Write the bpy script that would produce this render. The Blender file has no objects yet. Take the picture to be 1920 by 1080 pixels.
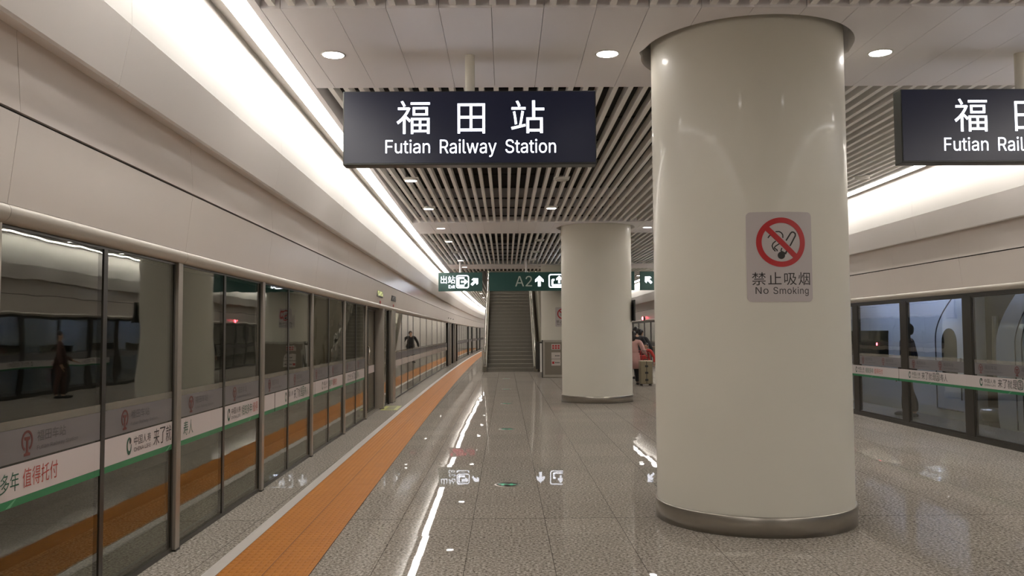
import bpy, bmesh, math, os, random
from mathutils import Vector, Matrix
from mathutils.geometry import tessellate_polygon, interpolate_bezier
random.seed(7)
SC = bpy.context.scene
COL = SC.collection

# ------------------------------------------------------------------ camera
CAM_H = 1.554
cam_d = bpy.data.cameras.new('camera'); cam = bpy.data.objects.new('camera', cam_d); COL.objects.link(cam)
pit, yaw, roll = 0.05282, 0.00744, -0.00616
fw = Vector((math.sin(yaw)*math.cos(pit), math.cos(yaw)*math.cos(pit), math.sin(pit)))
r0 = Vector((math.cos(yaw), -math.sin(yaw), 0)); u0 = r0.cross(fw)
R = r0*math.cos(roll) + u0*math.sin(roll); U = u0*math.cos(roll) - r0*math.sin(roll)
cam.matrix_world = Matrix(((R.x, U.x, -fw.x, 0), (R.y, U.y, -fw.y, 0), (R.z, U.z, -fw.z, CAM_H), (0, 0, 0, 1)))
cam_d.sensor_width = 36; cam_d.lens = 1610/1920*36; cam_d.clip_start = .05; cam_d.clip_end = 300
SC.camera = cam

# ------------------------------------------------------------------ world, exposure
w = bpy.data.worlds.new('world'); SC.world = w; w.use_nodes = True
w.node_tree.nodes['Background'].inputs[0].default_value = (.9, .85, .78, 1)
w.node_tree.nodes['Background'].inputs[1].default_value = .05
SC.view_settings.view_transform = 'Standard'; SC.view_settings.look = 'None'
SC.view_settings.gamma = 1; SC.view_settings.use_curve_mapping = False
SC.view_settings.exposure = 0.64
SC.cycles.max_bounces = 10; SC.cycles.diffuse_bounces = 4; SC.cycles.glossy_bounces = 5
SC.cycles.transparent_max_bounces = 24; SC.cycles.transmission_bounces = 4
SC.cycles.caustics_reflective = False; SC.cycles.caustics_refractive = False
SC.cycles.sample_clamp_indirect = 6

STRIP_POWER = 15.0        # linear lamps along both coves
DOWN_POWER = 31.0        # round ceiling downlights
SIGN_POWER = 2.4

# ------------------------------------------------------------------ layout numbers (metres)
CA, CC, RA = -.02361, .000252, -.01001
def LX(y): return -2.28 + CA*y + CC*y*y
def RX(y): return 6.668 + RA*y + CC*y*y
def LS(y): return CA + 2*CC*y
def RS(y): return RA + 2*CC*y
HC = 3.99
Y0, Y1 = -13.0, 92.0
PANELS = (-5.09, 7.341, 19.775, 31.3)
PW = 1.04
PX, PR = 2.09, .805

# ------------------------------------------------------------------ materials
def mat(name, col, rough=.5, metal=0, spec=.5, emit=None, es=0, coat=0, coat_r=.1, var=0, vs=6, bump=0, bs=40):
    m = bpy.data.materials.new(name); m.use_nodes = True
    nt = m.node_tree; b = nt.nodes['Principled BSDF']
    b.inputs['Base Color'].default_value = (*col, 1); b.inputs['Roughness'].default_value = rough
    b.inputs['Metallic'].default_value = metal; b.inputs['Specular IOR Level'].default_value = spec
    b.inputs['Coat Weight'].default_value = coat; b.inputs['Coat Roughness'].default_value = coat_r
    if emit: b.inputs['Emission Color'].default_value = (*emit, 1); b.inputs['Emission Strength'].default_value = es
    if var or bump:
        tc = nt.nodes.new('ShaderNodeTexCoord'); n = nt.nodes.new('ShaderNodeTexNoise')
        n.inputs['Scale'].default_value = vs; n.inputs['Detail'].default_value = 3
        nt.links.new(tc.outputs['Object'], n.inputs['Vector'])
        if var:
            mx = nt.nodes.new('ShaderNodeMix'); mx.data_type = 'RGBA'
            mx.inputs[6].default_value = (*[c*(1-var) for c in col], 1); mx.inputs[7].default_value = (*[min(1, c*(1+var)) for c in col], 1)
            nt.links.new(n.outputs['Fac'], mx.inputs[0]); nt.links.new(mx.outputs[2], b.inputs['Base Color'])
        if bump:
            n2 = nt.nodes.new('ShaderNodeTexNoise'); n2.inputs['Scale'].default_value = bs
            nt.links.new(tc.outputs['Object'], n2.inputs['Vector'])
            bp = nt.nodes.new('ShaderNodeBump'); bp.inputs['Distance'].default_value = bump
            nt.links.new(n2.outputs['Fac'], bp.inputs['Height']); nt.links.new(bp.outputs['Normal'], b.inputs['Normal'])
    return m

M = {}
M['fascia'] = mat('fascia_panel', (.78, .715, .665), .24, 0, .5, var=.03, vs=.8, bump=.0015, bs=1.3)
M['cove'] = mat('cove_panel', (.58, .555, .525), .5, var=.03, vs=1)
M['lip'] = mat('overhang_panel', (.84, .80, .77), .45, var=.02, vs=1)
M['nose'] = mat('fascia_edge', (.50, .46, .40), .4)
M['ceil'] = mat('ceiling_panel', (.88, .855, .875), .42, var=.02, vs=.7)
M['slat'] = mat('slat_paint', (.93, .91, .88), .45)
M['void'] = mat('void_dark', (.030, .027, .024), .9)
M['dark'] = mat('dark_metal', (.022, .019, .014), .35)
M['darkframe'] = mat('brown_black_frame', (.020, .017, .012), .3)
M['pillar'] = mat('pillar_enamel', (.66, .63, .545), .45, 0, .4, coat=.16, coat_r=.08, var=.025, vs=1.5, bump=.0004, bs=1.6)
M['steel'] = mat('brushed_steel', (.42, .39, .34), .3, .9, var=.08, vs=12)
M['post'] = mat('post_steel', (.40, .36, .31), .33, .8, var=.05, vs=5)
M['lamp'] = mat('lamp_diffuser', (.9, .9, .9), .5, emit=(1, .952, .89), es=STRIP_POWER)
M['down'] = mat('downlight_diffuser', (.9, .9, .9), .5, emit=(1, .95, .9), es=DOWN_POWER)
M['stairfill'] = mat('stair_fill', (.9, .9, .9), .5, emit=(1, .94, .86), es=45)
M['unlit'] = mat('unlit_diffuser', (.45, .43, .38), .4)
M['white'] = mat('white_paint', (.72, .70, .66), .4)
M['signbox'] = mat('sign_navy', (.005, .007, .024), .3, emit=(.14, .17, .42), es=.014)
M['signcase'] = mat('sign_case', (.030, .032, .028), .35)
M['glyph'] = mat('lit_lettering', (.8, .85, 1), .4, emit=(.86, .89, 1), es=SIGN_POWER)
M['greensign'] = mat('sign_green', (.010, .045, .036), .35, emit=(.05, .25, .2), es=.03)
M['dimglyph'] = mat('unlit_lettering', (.62, .66, .60), .5)
M['yellowstrip'] = None
M['whiteline'] = mat('white_line', (.55, .51, .47), .3, var=.05, vs=20)
M['poster'] = mat('notice_plate', (.48, .43, .42), .45)
M['red'] = mat('notice_red', (.42, .012, .014), .45)
M['black'] = mat('ink_black', (.018, .014, .012), .5)
M['band'] = mat('advert_white', (.62, .56, .55), .35)
M['green'] = mat('advert_green', (.015, .20, .075), .35)
M['leafgreen'] = mat('advert_leaf', (.12, .38, .2), .35)
M['inkgreen'] = mat('logo_green', (.012, .10, .055), .4)
M['ink'] = mat('advert_ink', (.03, .026, .024), .5)
M['inkred'] = mat('advert_red', (.46, .07, .05), .5)
M['greyink'] = mat('frosted_ink', (.055, .05, .05), .5)
M['emblem'] = mat('emblem_red', (.12, .028, .02), .5)
M['stair'] = mat('stair_granite', (.26, .24, .205), .6, var=.35, vs=60)
M['nosing'] = mat('stair_nosing', (.36, .33, .28), .55, var=.3, vs=8)
M['rail'] = mat('rail_steel', (.75, .72, .66), .15, 1)
M['soffit'] = mat('soffit_brown', (.10, .085, .07), .6)
M['brownwall'] = mat('stair_wall', (.24, .21, .15), .6)
M['train'] = mat('train_white', (.74, .77, .86), .35, 0, .5, coat=1, coat_r=.02)
M['trainseam'] = mat('train_seam', (.03, .03, .04), .5)
M['trainwin'] = mat('train_window', (.012, .012, .012), .08, 0, .6)
M['trainink'] = mat('train_ink', (.10, .10, .12), .5)
M['coupler'] = mat('coupling_dark', (.045, .032, .018), .6, var=.3, vs=9)
M['tracklamp'] = mat('track_tube', (.9, .9, .9), .5, emit=(.50, .60, 1), es=90)
M['tunnel'] = mat('tunnel_wall', (.035, .032, .028), .8, var=.2, vs=2)
M['redlamp'] = mat('red_lamp', (.5, .02, .03), .4, emit=(1, .08, .12), es=14)
M['redtext'] = mat('red_text', (.5, .02, .05), .4, emit=(1, .06, .16), es=.5)
M['dimred'] = mat('dim_red_lamp', (.34, .05, .045), .5)
M['led'] = mat('led_screen', (.08, .09, .03), .4, emit=(.55, .6, .2), es=.18)
M['leddots'] = mat('led_dots', (.2, .2, .08), .4, emit=(.7, .72, .3), es=.9)
M['ledoff'] = mat('led_screen_dark', (.06, .055, .05), .25)
M['exitgreen'] = mat('marker_green', (.08, .42, .24), .5, emit=(.2, .9, .5), es=.06)
M['sticker'] = mat('yellow_sticker', (.36, .36, .05), .45, var=.15, vs=14)
M['skin'] = mat('skin', (.42, .25, .17), .55)
M['hair'] = mat('hair', (.012, .009, .008), .5)
M['pink'] = mat('pink_wool', (.52, .30, .27), .85, var=.06, vs=30)
M['blackcloth'] = mat('black_cloth', (.014, .013, .014), .8)
M['redcloth'] = mat('red_cloth', (.36, .025, .018), .75)
M['browncloth'] = mat('brown_cloth', (.07, .03, .022), .8)
M['blue'] = mat('dark_blue_cloth', (.02, .022, .05), .8)
M['case'] = mat('suitcase_shell', (.30, .255, .17), .3, .5)
M['caseblack'] = mat('suitcase_black', (.02, .018, .016), .5)
M['cabinet'] = mat('cabinet_steel', (.22, .195, .155), .35, .6, var=.06, vs=4)
M['sheet'] = mat('paper_sheet', (.55, .49, .44), .6)

def nodes(m): return m.node_tree.nodes, m.node_tree.links
def math_node(nt, op, a, b=None, c=None):
    n = nt.nodes.new('ShaderNodeMath'); n.operation = op
    for i, v in enumerate((a, b, c)):
        if v is None: continue
        if isinstance(v, (int, float)): n.inputs[i].default_value = v
        else: nt.links.new(v, n.inputs[i])
    return n.outputs[0]

def floor_material():
    m = bpy.data.materials.new('granite_tiles'); m.use_nodes = True; nt = m.node_tree; b = nt.nodes['Principled BSDF']; L = nt.links
    geo = nt.nodes.new('ShaderNodeNewGeometry'); sep = nt.nodes.new('ShaderNodeSeparateXYZ'); L.new(geo.outputs['Position'], sep.inputs[0])
    tx = math_node(nt, 'MULTIPLY', math_node(nt, 'ADD', sep.outputs[0], .884), 1/.6)
    ty = math_node(nt, 'MULTIPLY', math_node(nt, 'SUBTRACT', sep.outputs[1], 7.314), 1/.6)
    fx, fy = math_node(nt, 'FLOOR', tx), math_node(nt, 'FLOOR', ty)
    cmb = nt.nodes.new('ShaderNodeCombineXYZ'); L.new(fx, cmb.inputs[0]); L.new(fy, cmb.inputs[1])
    wn = nt.nodes.new('ShaderNodeTexWhiteNoise'); wn.noise_dimensions = '2D'; L.new(cmb.outputs[0], wn.inputs['Vector'])
    # speckle
    n1 = nt.nodes.new('ShaderNodeTexNoise'); n1.inputs['Scale'].default_value = 48; n1.inputs['Detail'].default_value = 5; n1.inputs['Roughness'].default_value = .72
    L.new(geo.outputs['Position'], n1.inputs['Vector'])
    cr = nt.nodes.new('ShaderNodeValToRGB'); e = cr.color_ramp.elements
    e[0].position = .36; e[0].color = (.055, .045, .036, 1); e[1].position = .66; e[1].color = (.63, .57, .50, 1)
    x = e.new(.45); x.color = (.235, .205, .172, 1); x = e.new(.54); x.color = (.37, .333, .288, 1)
    L.new(n1.outputs['Fac'], cr.inputs[0])
    # per tile tone
    tone = math_node(nt, 'MULTIPLY_ADD', wn.outputs['Value'], .10, .95)
    mx = nt.nodes.new('ShaderNodeMix'); mx.data_type = 'RGBA'; mx.blend_type = 'MULTIPLY'; mx.inputs[0].default_value = 1
    L.new(cr.outputs[0], mx.inputs[6]); L.new(tone, mx.inputs[7])
    # seams
    def seam(t, wdt):
        fr = math_node(nt, 'FRACT', t); d = math_node(nt, 'ABSOLUTE', math_node(nt, 'SUBTRACT', fr, .5))
        return math_node(nt, 'GREATER_THAN', d, .5 - wdt/.6/2)
    sx = seam(tx, .005); sy = seam(ty, .003)
    md = math_node(nt, 'ABSOLUTE', math_node(nt, 'SUBTRACT', math_node(nt, 'FRACT', math_node(nt, 'MULTIPLY', ty, 1/20.7)), .5))
    sbig = math_node(nt, 'GREATER_THAN', md, .5 - .005/12.4)
    s = math_node(nt, 'MAXIMUM', math_node(nt, 'MULTIPLY', sx, .75), math_node(nt, 'MAXIMUM', math_node(nt, 'MULTIPLY', sy, .28), math_node(nt, 'MULTIPLY', sbig, .85)))
    mx2 = nt.nodes.new('ShaderNodeMix'); mx2.data_type = 'RGBA'; mx2.inputs[7].default_value = (.03, .025, .02, 1)
    L.new(s, mx2.inputs[0]); L.new(mx.outputs[2], mx2.inputs[6]); L.new(mx2.outputs[2], b.inputs['Base Color'])
    # each tile lies at a very slightly different tilt
    vs = nt.nodes.new('ShaderNodeVectorMath'); vs.operation = 'SUBTRACT'; L.new(wn.outputs['Color'], vs.inputs[0]); vs.inputs[1].default_value = (.5, .5, .5)
    vm = nt.nodes.new('ShaderNodeVectorMath'); vm.operation = 'MULTIPLY'; L.new(vs.outputs[0], vm.inputs[0]); vm.inputs[1].default_value = (.0045, .0035, 0)
    n3 = nt.nodes.new('ShaderNodeTexNoise'); n3.inputs['Scale'].default_value = 3.0; n3.inputs['Detail'].default_value = 1; L.new(geo.outputs['Position'], n3.inputs['Vector'])
    bp = nt.nodes.new('ShaderNodeBump'); bp.inputs['Distance'].default_value = .00025; bp.inputs['Strength'].default_value = 1; L.new(n3.outputs['Fac'], bp.inputs['Height'])
    va = nt.nodes.new('ShaderNodeVectorMath'); va.operation = 'ADD'; L.new(bp.outputs['Normal'], va.inputs[0]); L.new(vm.outputs[0], va.inputs[1])
    vn = nt.nodes.new('ShaderNodeVectorMath'); vn.operation = 'NORMALIZE'; L.new(va.outputs[0], vn.inputs[0])
    nt.nodes.remove(b); df = nt.nodes.new('ShaderNodeBsdfDiffuse'); L.new(mx2.outputs[2], df.inputs[0])
    gl = nt.nodes.new('ShaderNodeBsdfGlossy'); gl.inputs['Roughness'].default_value = .012; L.new(vn.outputs[0], gl.inputs['Normal'])
    fr = nt.nodes.new('ShaderNodeFresnel'); fr.inputs['IOR'].default_value = 1.48
    fac = math_node(nt, 'MULTIPLY', fr.outputs[0], .50)          # only part of the granite grain takes polish
    ms = nt.nodes.new('ShaderNodeMixShader'); L.new(fac, ms.inputs[0]); L.new(df.outputs[0], ms.inputs[1]); L.new(gl.outputs[0], ms.inputs[2]); L.new(ms.outputs[0], nt.nodes['Material Output'].inputs[0])
    return m
M['floor'] = floor_material()

def strip_material():
    m = mat('tactile_orange', (.40, .155, .03), .6, 0, .15); nt = m.node_tree; b = nt.nodes['Principled BSDF']; L = nt.links
    uv = nt.nodes.new('ShaderNodeUVMap'); sep = nt.nodes.new('ShaderNodeSeparateXYZ'); L.new(uv.outputs[0], sep.inputs[0])
    u, v = sep.outputs[0], sep.outputs[1]          # metres across, metres along
    def bump1(t, p, on):
        fr = math_node(nt, 'ABSOLUTE', math_node(nt, 'SUBTRACT', math_node(nt, 'FRACT', math_node(nt, 'MULTIPLY', t, 1/p)), .5))
        return math_node(nt, 'SMOOTH_MIN', math_node(nt, 'MULTIPLY', math_node(nt, 'SUBTRACT', .5*on, fr), 8), 1, .1)
    a = math_node(nt, 'MAXIMUM', bump1(u, .05, .62), 0); c = math_node(nt, 'MAXIMUM', bump1(v, .075, .8), 0)
    h = math_node(nt, 'MULTIPLY', a, c)
    bp = nt.nodes.new('ShaderNodeBump'); bp.inputs['Distance'].default_value = .004; L.new(h, bp.inputs['Height']); L.new(bp.outputs['Normal'], b.inputs['Normal'])
    mid = math_node(nt, 'LESS_THAN', math_node(nt, 'ABSOLUTE', math_node(nt, 'SUBTRACT', u, .303)), .003)
    jt = math_node(nt, 'GREATER_THAN', math_node(nt, 'ABSOLUTE', math_node(nt, 'SUBTRACT', math_node(nt, 'FRACT', math_node(nt, 'MULTIPLY', v, 1/.6)), .5)), .4965)
    edge = math_node(nt, 'GREATER_THAN', math_node(nt, 'ABSOLUTE', math_node(nt, 'SUBTRACT', u, .303)), .299)
    s = math_node(nt, 'MAXIMUM', math_node(nt, 'MAXIMUM', mid, edge), math_node(nt, 'MULTIPLY', jt, .5))
    n1 = nt.nodes.new('ShaderNodeTexNoise'); n1.inputs['Scale'].default_value = 5; n1.inputs['Detail'].default_value = 6; L.new(uv.outputs[0], n1.inputs['Vector'])
    mx0 = nt.nodes.new('ShaderNodeMix'); mx0.data_type = 'RGBA'; mx0.inputs[6].default_value = (.36, .125, .014, 1); mx0.inputs[7].default_value = (.44, .165, .020, 1); L.new(n1.outputs['Fac'], mx0.inputs[0])
    mx = nt.nodes.new('ShaderNodeMix'); mx.data_type = 'RGBA'; mx.inputs[7].default_value = (.12, .045, .012, 1); L.new(s, mx.inputs[0]); L.new(mx0.outputs[2], mx.inputs[6]); L.new(mx.outputs[2], b.inputs['Base Color'])
    return m
M['yellowstrip'] = strip_material()

def glass_material(name, tint, ior, wav):
    m = bpy.data.materials.new(name); m.use_nodes = True; nt = m.node_tree; L = nt.links; nt.nodes.remove(nt.nodes['Principled BSDF'])
    out = nt.nodes['Material Output']
    tr = nt.nodes.new('ShaderNodeBsdfTransparent'); tr.inputs[0].default_value = (*tint, 1)
    gl = nt.nodes.new('ShaderNodeBsdfGlossy'); gl.inputs['Roughness'].default_value = .012; gl.inputs['Color'].default_value = (.92, .92, .88, 1)
    geo = nt.nodes.new('ShaderNodeNewGeometry')
    io = math_node(nt, 'MULTIPLY_ADD', geo.outputs['Backfacing'], 1/ior - ior, ior)
    fr = nt.nodes.new('ShaderNodeFresnel'); L.new(io, fr.inputs['IOR'])
    n = nt.nodes.new('ShaderNodeTexNoise'); n.inputs['Scale'].default_value = 3.2; n.inputs['Detail'].default_value = 1.0; L.new(geo.outputs['Position'], n.inputs['Vector'])
    bp = nt.nodes.new('ShaderNodeBump'); bp.inputs['Distance'].default_value = wav; L.new(n.outputs['Fac'], bp.inputs['Height']); L.new(bp.outputs['Normal'], gl.inputs['Normal'])
    mx = nt.nodes.new('ShaderNodeMixShader'); L.new(fr.outputs[0], mx.inputs[0]); L.new(tr.outputs[0], mx.inputs[1]); L.new(gl.outputs[0], mx.inputs[2]); L.new(mx.outputs[0], out.inputs[0])
    return m
M['glass'] = glass_material('screen_glass', (.82, .84, .78), 1.78, .0008)
M['glass_flat'] = glass_material('flat_screen_glass', (.82, .84, .78), 1.78, .00012)
def frosted_material(name, col, cover):
    m = bpy.data.materials.new(name); m.use_nodes = True; nt = m.node_tree; L = nt.links; b = nt.nodes['Principled BSDF']
    b.inputs['Base Color'].default_value = (*col, 1); b.inputs['Roughness'].default_value = .45
    tr = nt.nodes.new('ShaderNodeBsdfTransparent'); mx = nt.nodes.new('ShaderNodeMixShader'); mx.inputs[0].default_value = cover
    L.new(tr.outputs[0], mx.inputs[1]); L.new(b.outputs[0], mx.inputs[2]); L.new(mx.outputs[0], nt.nodes['Material Output'].inputs[0])
    return m
M['frost'] = frosted_material('frosted_film', (.24, .225, .225), .68)
M['palestrip'] = frosted_material('pale_strip', (.42, .39, .32), .30)

# ------------------------------------------------------------------ object helpers
def link(name, me, parent=None, m=None):
    o = bpy.data.objects.new(name, me); COL.objects.link(o)
    if m is not None and me is not None: me.materials.clear(); me.materials.append(m)
    if parent is not None: o.parent = parent
    return o
def tag(o, label=None, cat=None, group=None, kind=None):
    if label: o['label'] = label
    if cat: o['category'] = cat
    if group: o['group'] = group
    if kind: o['kind'] = kind
    return o
def empty(name, loc, label=None, cat=None, rz=0, group=None, kind=None):
    o = bpy.data.objects.new(name, None); COL.objects.link(o); o.location = loc; o.rotation_euler = (0, 0, rz); o.empty_display_size = .1
    return tag(o, label, cat, group, kind)
def copy_tree(o, parent=None):
    c = o.copy(); COL.objects.link(c)
    if parent is not None: c.parent = parent
    for ch in list(o.children): copy_tree(ch, c)
    return c

class MB:
    def __init__(s): s.v = []; s.f = []; s.smooth = []; s.uv = {}
    def add(s, vs, fs, smooth=False):
        o = len(s.v); s.v += [tuple(v) for v in vs]
        for f in fs: s.f.append(tuple(i+o for i in f)); s.smooth.append(smooth)
    def box(s, x0, x1, y0, y1, z0, z1):
        s.add([(x0,y0,z0),(x1,y0,z0),(x1,y1,z0),(x0,y1,z0),(x0,y0,z1),(x1,y0,z1),(x1,y1,z1),(x0,y1,z1)],
              [(0,3,2,1),(4,5,6,7),(0,1,5,4),(1,2,6,5),(2,3,7,6),(3,0,4,7)])
    def prism(s, pts, axis, a, b):
        # pts: 2D outline (ccw); extruded along axis 'x','y','z' from a to b
        def P(p, t): return {'x': (t, p[0], p[1]), 'y': (p[0], t, p[1]), 'z': (p[0], p[1], t)}[axis]
        n = len(pts)
        s.add([P(p, a) for p in pts] + [P(p, b) for p in pts], [tuple(range(n))[::-1], tuple(range(n, 2*n))] + [(i, (i+1) % n, n+(i+1) % n, n+i) for i in range(n)])
    def lathe(s, prof, c=(0, 0, 0), n=48, a0=0, a1=2*math.pi, smooth=True, cap=False):
        full = abs(a1-a0-2*math.pi) < 1e-6; m = n if full else n+1
        vs = [(c[0]+r*math.cos(a0+(a1-a0)*i/n), c[1]+r*math.sin(a0+(a1-a0)*i/n), c[2]+z) for r, z in prof for i in range(m)]
        fs = []
        for j in range(len(prof)-1):
            for i in range(n):
                i2 = (i+1) % m; fs.append((j*m+i, j*m+i2, (j+1)*m+i2, (j+1)*m+i))
        s.add(vs, fs, smooth)
        if cap:
            k = (len(prof)-1)*m
            s.add([vs[k+i] for i in range(m)], [tuple(range(m))]); s.add([vs[i] for i in range(m)], [tuple(range(m))[::-1]])
    def tube(s, pts, r, n=10, smooth=True):
        pts = [Vector(p) for p in pts]; rings = []
        for i, p in enumerate(pts):
            d = (pts[min(i+1, len(pts)-1)] - pts[max(i-1, 0)]).normalized()
            a = d.cross(Vector((0, 0, 1))) if abs(d.z) < .95 else d.cross(Vector((1, 0, 0))); a.normalize(); b = d.cross(a)
            rr = r[i] if isinstance(r, (list, tuple)) else r
            rings.append([p + a*rr*math.cos(2*math.pi*k/n) + b*rr*math.sin(2*math.pi*k/n) for k in range(n)])
        vs = [v for ring in rings for v in ring]; fs = []
        for j in range(len(pts)-1):
            for k in range(n): fs.append((j*n+k, j*n+(k+1) % n, (j+1)*n+(k+1) % n, (j+1)*n+k))
        s.add(vs, fs, smooth); s.add(rings[0], [tuple(range(n))[::-1]]); s.add(rings[-1], [tuple(range(n))])
    def sphere(s, c, rx, ry, rz, n=14, m=9, z0=-1, z1=1):
        vs = []; fs = []
        t0, t1 = math.asin(max(-1, z0)), math.asin(min(1, z1))
        for j in range(m+1):
            t = t0 + (t1-t0)*j/m
            for i in range(n):
                a = 2*math.pi*i/n; vs.append((c[0]+rx*math.cos(t)*math.cos(a), c[1]+ry*math.cos(t)*math.sin(a), c[2]+rz*math.sin(t)))
        for j in range(m):
            for i in range(n): fs.append((j*n+i, j*n+(i+1) % n, (j+1)*n+(i+1) % n, (j+1)*n+i))
        s.add(vs, fs, True)
    def ring2(s, cx, cy, r0, r1, z0, z1, n=40, a0=0, a1=2*math.pi):
        # flat ring in the xy plane extruded z0..z1
        full = abs(a1-a0-2*math.pi) < 1e-6; m = n if full else n+1
        A = [(math.cos(a0+(a1-a0)*i/n), math.sin(a0+(a1-a0)*i/n)) for i in range(m)]
        vs = [(cx+r*a, cy+r*b, z) for r, z in ((r0, z0), (r1, z0), (r1, z1), (r0, z1)) for a, b in A]; fs = []
        for j in range(4):
            for i in range(n):
                i2 = (i+1) % m; fs.append((j*m+i, j*m+i2, ((j+1) % 4)*m+i2, ((j+1) % 4)*m+i))
        if not full: fs += [(0, m, 2*m, 3*m), (m-1, 4*m-1, 3*m-1, 2*m-1)]
        s.add(vs, fs)
    def xform(s, f): s.v = [tuple(f(Vector(v))) for v in s.v]; return s
    def build(s, name, m, parent=None, fixn=True, bevel=0):
        me = bpy.data.meshes.new(name); me.from_pydata(s.v, [], s.f); me.update()
        if fixn:
            bm = bmesh.new(); bm.from_mesh(me); bmesh.ops.recalc_face_normals(bm, faces=bm.faces); bm.to_mesh(me); bm.free()
        if len(me.polygons) == len(s.smooth): me.polygons.foreach_set('use_smooth', s.smooth)
        o = link(name, me, parent, m)
        if bevel:
            b = o.modifiers.new('bevel', 'BEVEL'); b.width = bevel; b.segments = 2; b.limit_method = 'ANGLE'
        return o

LATIN = None
try: LATIN = bpy.data.fonts.load(os.path.join(bpy.utils.system_resource('DATAFILES'), 'fonts', 'Inter.woff2'))
except Exception: LATIN = None
TEXTCACHE = {}
def text_mesh(body, size, weight=0, spacing=1, align='CENTER', shear=0, thick=0, word=1):
    key = (body, size, weight, spacing, align, shear, thick, word)
    if key in TEXTCACHE: return TEXTCACHE[key]
    cu = bpy.data.curves.new('lettering', 'FONT'); cu.body = body; cu.font = LATIN if (LATIN and body.isascii()) else cu.font; cu.size = size; cu.align_x = align; cu.offset = weight
    cu.space_character = spacing; cu.space_word = word; cu.shear = shear; cu.extrude = thick; cu.resolution_u = 4
    o = bpy.data.objects.new('lettering', cu); COL.objects.link(o); bpy.context.view_layer.update()
    dg = bpy.context.evaluated_depsgraph_get()
    oe = o.evaluated_get(dg); cv = oe.to_curve(dg); loops = []
    for sp in cv.splines:                                  # outline each contour, then fill outers with the holes they hold
        pts = []
        bz = sp.bezier_points; n = len(bz)
        for i in range(n):
            p, q = bz[i], bz[(i+1) % n]
            st = (p.handle_right-p.co).length < 1e-5 and (q.handle_left-q.co).length < 1e-5
            st = st or ((p.handle_right-p.co).cross(q.co-p.co).length < 1e-6 and (q.handle_left-q.co).cross(q.co-p.co).length < 1e-6)
            for c in (interpolate_bezier(p.co, p.handle_right, q.handle_left, q.co, 2 if st else 6)[:-1]): pts.append((c.x, c.y))
        if n == 0: pts = [(p.co.x, p.co.y) for p in sp.points]
        if len(pts) > 2: loops.append(pts)
        # a letter whose bowl runs across its own stem is pulled back to the stem's edge
        if n == 20 and body.isascii() and abs(bz[9].co.x-bz[10].co.x) < 1e-4 and bz[9].co.x < bz[18].co.x:
            xo = bz[9].co.x; xn = bz[18].co.x+.0015; loops[-1] = [((xn if abs(p[0]-xo) < 1e-4 else p[0]), p[1]) for p in pts]
    def area(l): return sum(l[i-1][0]*l[i][1]-l[i][0]*l[i-1][1] for i in range(len(l)))/2
    def inside(p, l):
        r = False
        for i in range(len(l)):
            (x0, y0), (x1, y1) = l[i-1], l[i]
            if (y0 > p[1]) != (y1 > p[1]) and p[0] < (x1-x0)*(p[1]-y0)/(y1-y0)+x0: r = not r
        return r
    sg = 1 if sum(area(l) for l in loops) > 0 else -1
    outs = [l for l in loops if area(l)*sg > 0]; holes = [l for l in loops if area(l)*sg <= 0]
    use = [[l] for l in outs]
    for h in holes:
        c = [(abs(area(g[0])), g) for g in use if inside(h[0], g[0])]
        if c: min(c, key=lambda t: t[0])[1].append(h)
    vs, fs = [], []
    for g in use:
        flat = [p for l in g for p in l]
        for tri in tessellate_polygon([[Vector((p[0], p[1], 0)) for p in l] for l in g]):
            fs.append(tuple(len(vs)+i for i in tri))
        vs += [(p[0], p[1], 0) for p in flat]
    oe.to_curve_clear()
    me = bpy.data.meshes.new('lettering'); me.from_pydata(vs, [], fs); me.update()
    for p in me.polygons:
        if p.normal.z < 0: p.flip()
    bpy.data.objects.remove(o); bpy.data.curves.remove(cu)
    TEXTCACHE[key] = me
    return me
def fit_text(body, x0, x1, y0, y1, weight=0, **k):
    """lettering scaled to fill the box x0..x1, y0..y1 (returned as a fresh mesh in the xy plane)"""
    me = text_mesh(body, 1, weight, **k).copy()
    xs = [v.co.x for v in me.vertices]; ys = [v.co.y for v in me.vertices]
    if not xs: return me
    a, b, c, d = min(xs), max(xs), min(ys), max(ys)
    for v in me.vertices:
        v.co.x = x0 + (v.co.x-a)/(b-a)*(x1-x0); v.co.y = y0 + (v.co.y-c)/(d-c)*(y1-y0)
    return me
MX_FRONT = Matrix(((1,0,0,0),(0,0,-1,0),(0,1,0,0),(0,0,0,1)))      # text plane -> faces -Y
MX_BACK = Matrix(((-1,0,0,0),(0,0,1,0),(0,1,0,0),(0,0,0,1)))       # faces +Y
MX_SIDE = Matrix(((0,0,1,0),(1,0,0,0),(0,1,0,0),(0,0,0,1)))        # local y is the reading direction, faces +x
def put(name, me, m, parent, mx, off):
    me.transform(Matrix.Translation(off) @ mx); me.update()
    return link(name, me, parent, m)

# ================================================================== SETTING
# floor
f = MB(); f.box(-3.35, 7.86, Y0, Y1, -.3, 0); fl = f.build('floor', M['floor']); tag(fl, 'glossy speckled grey granite tile floor of the platform', 'floor', kind='structure')

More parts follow.
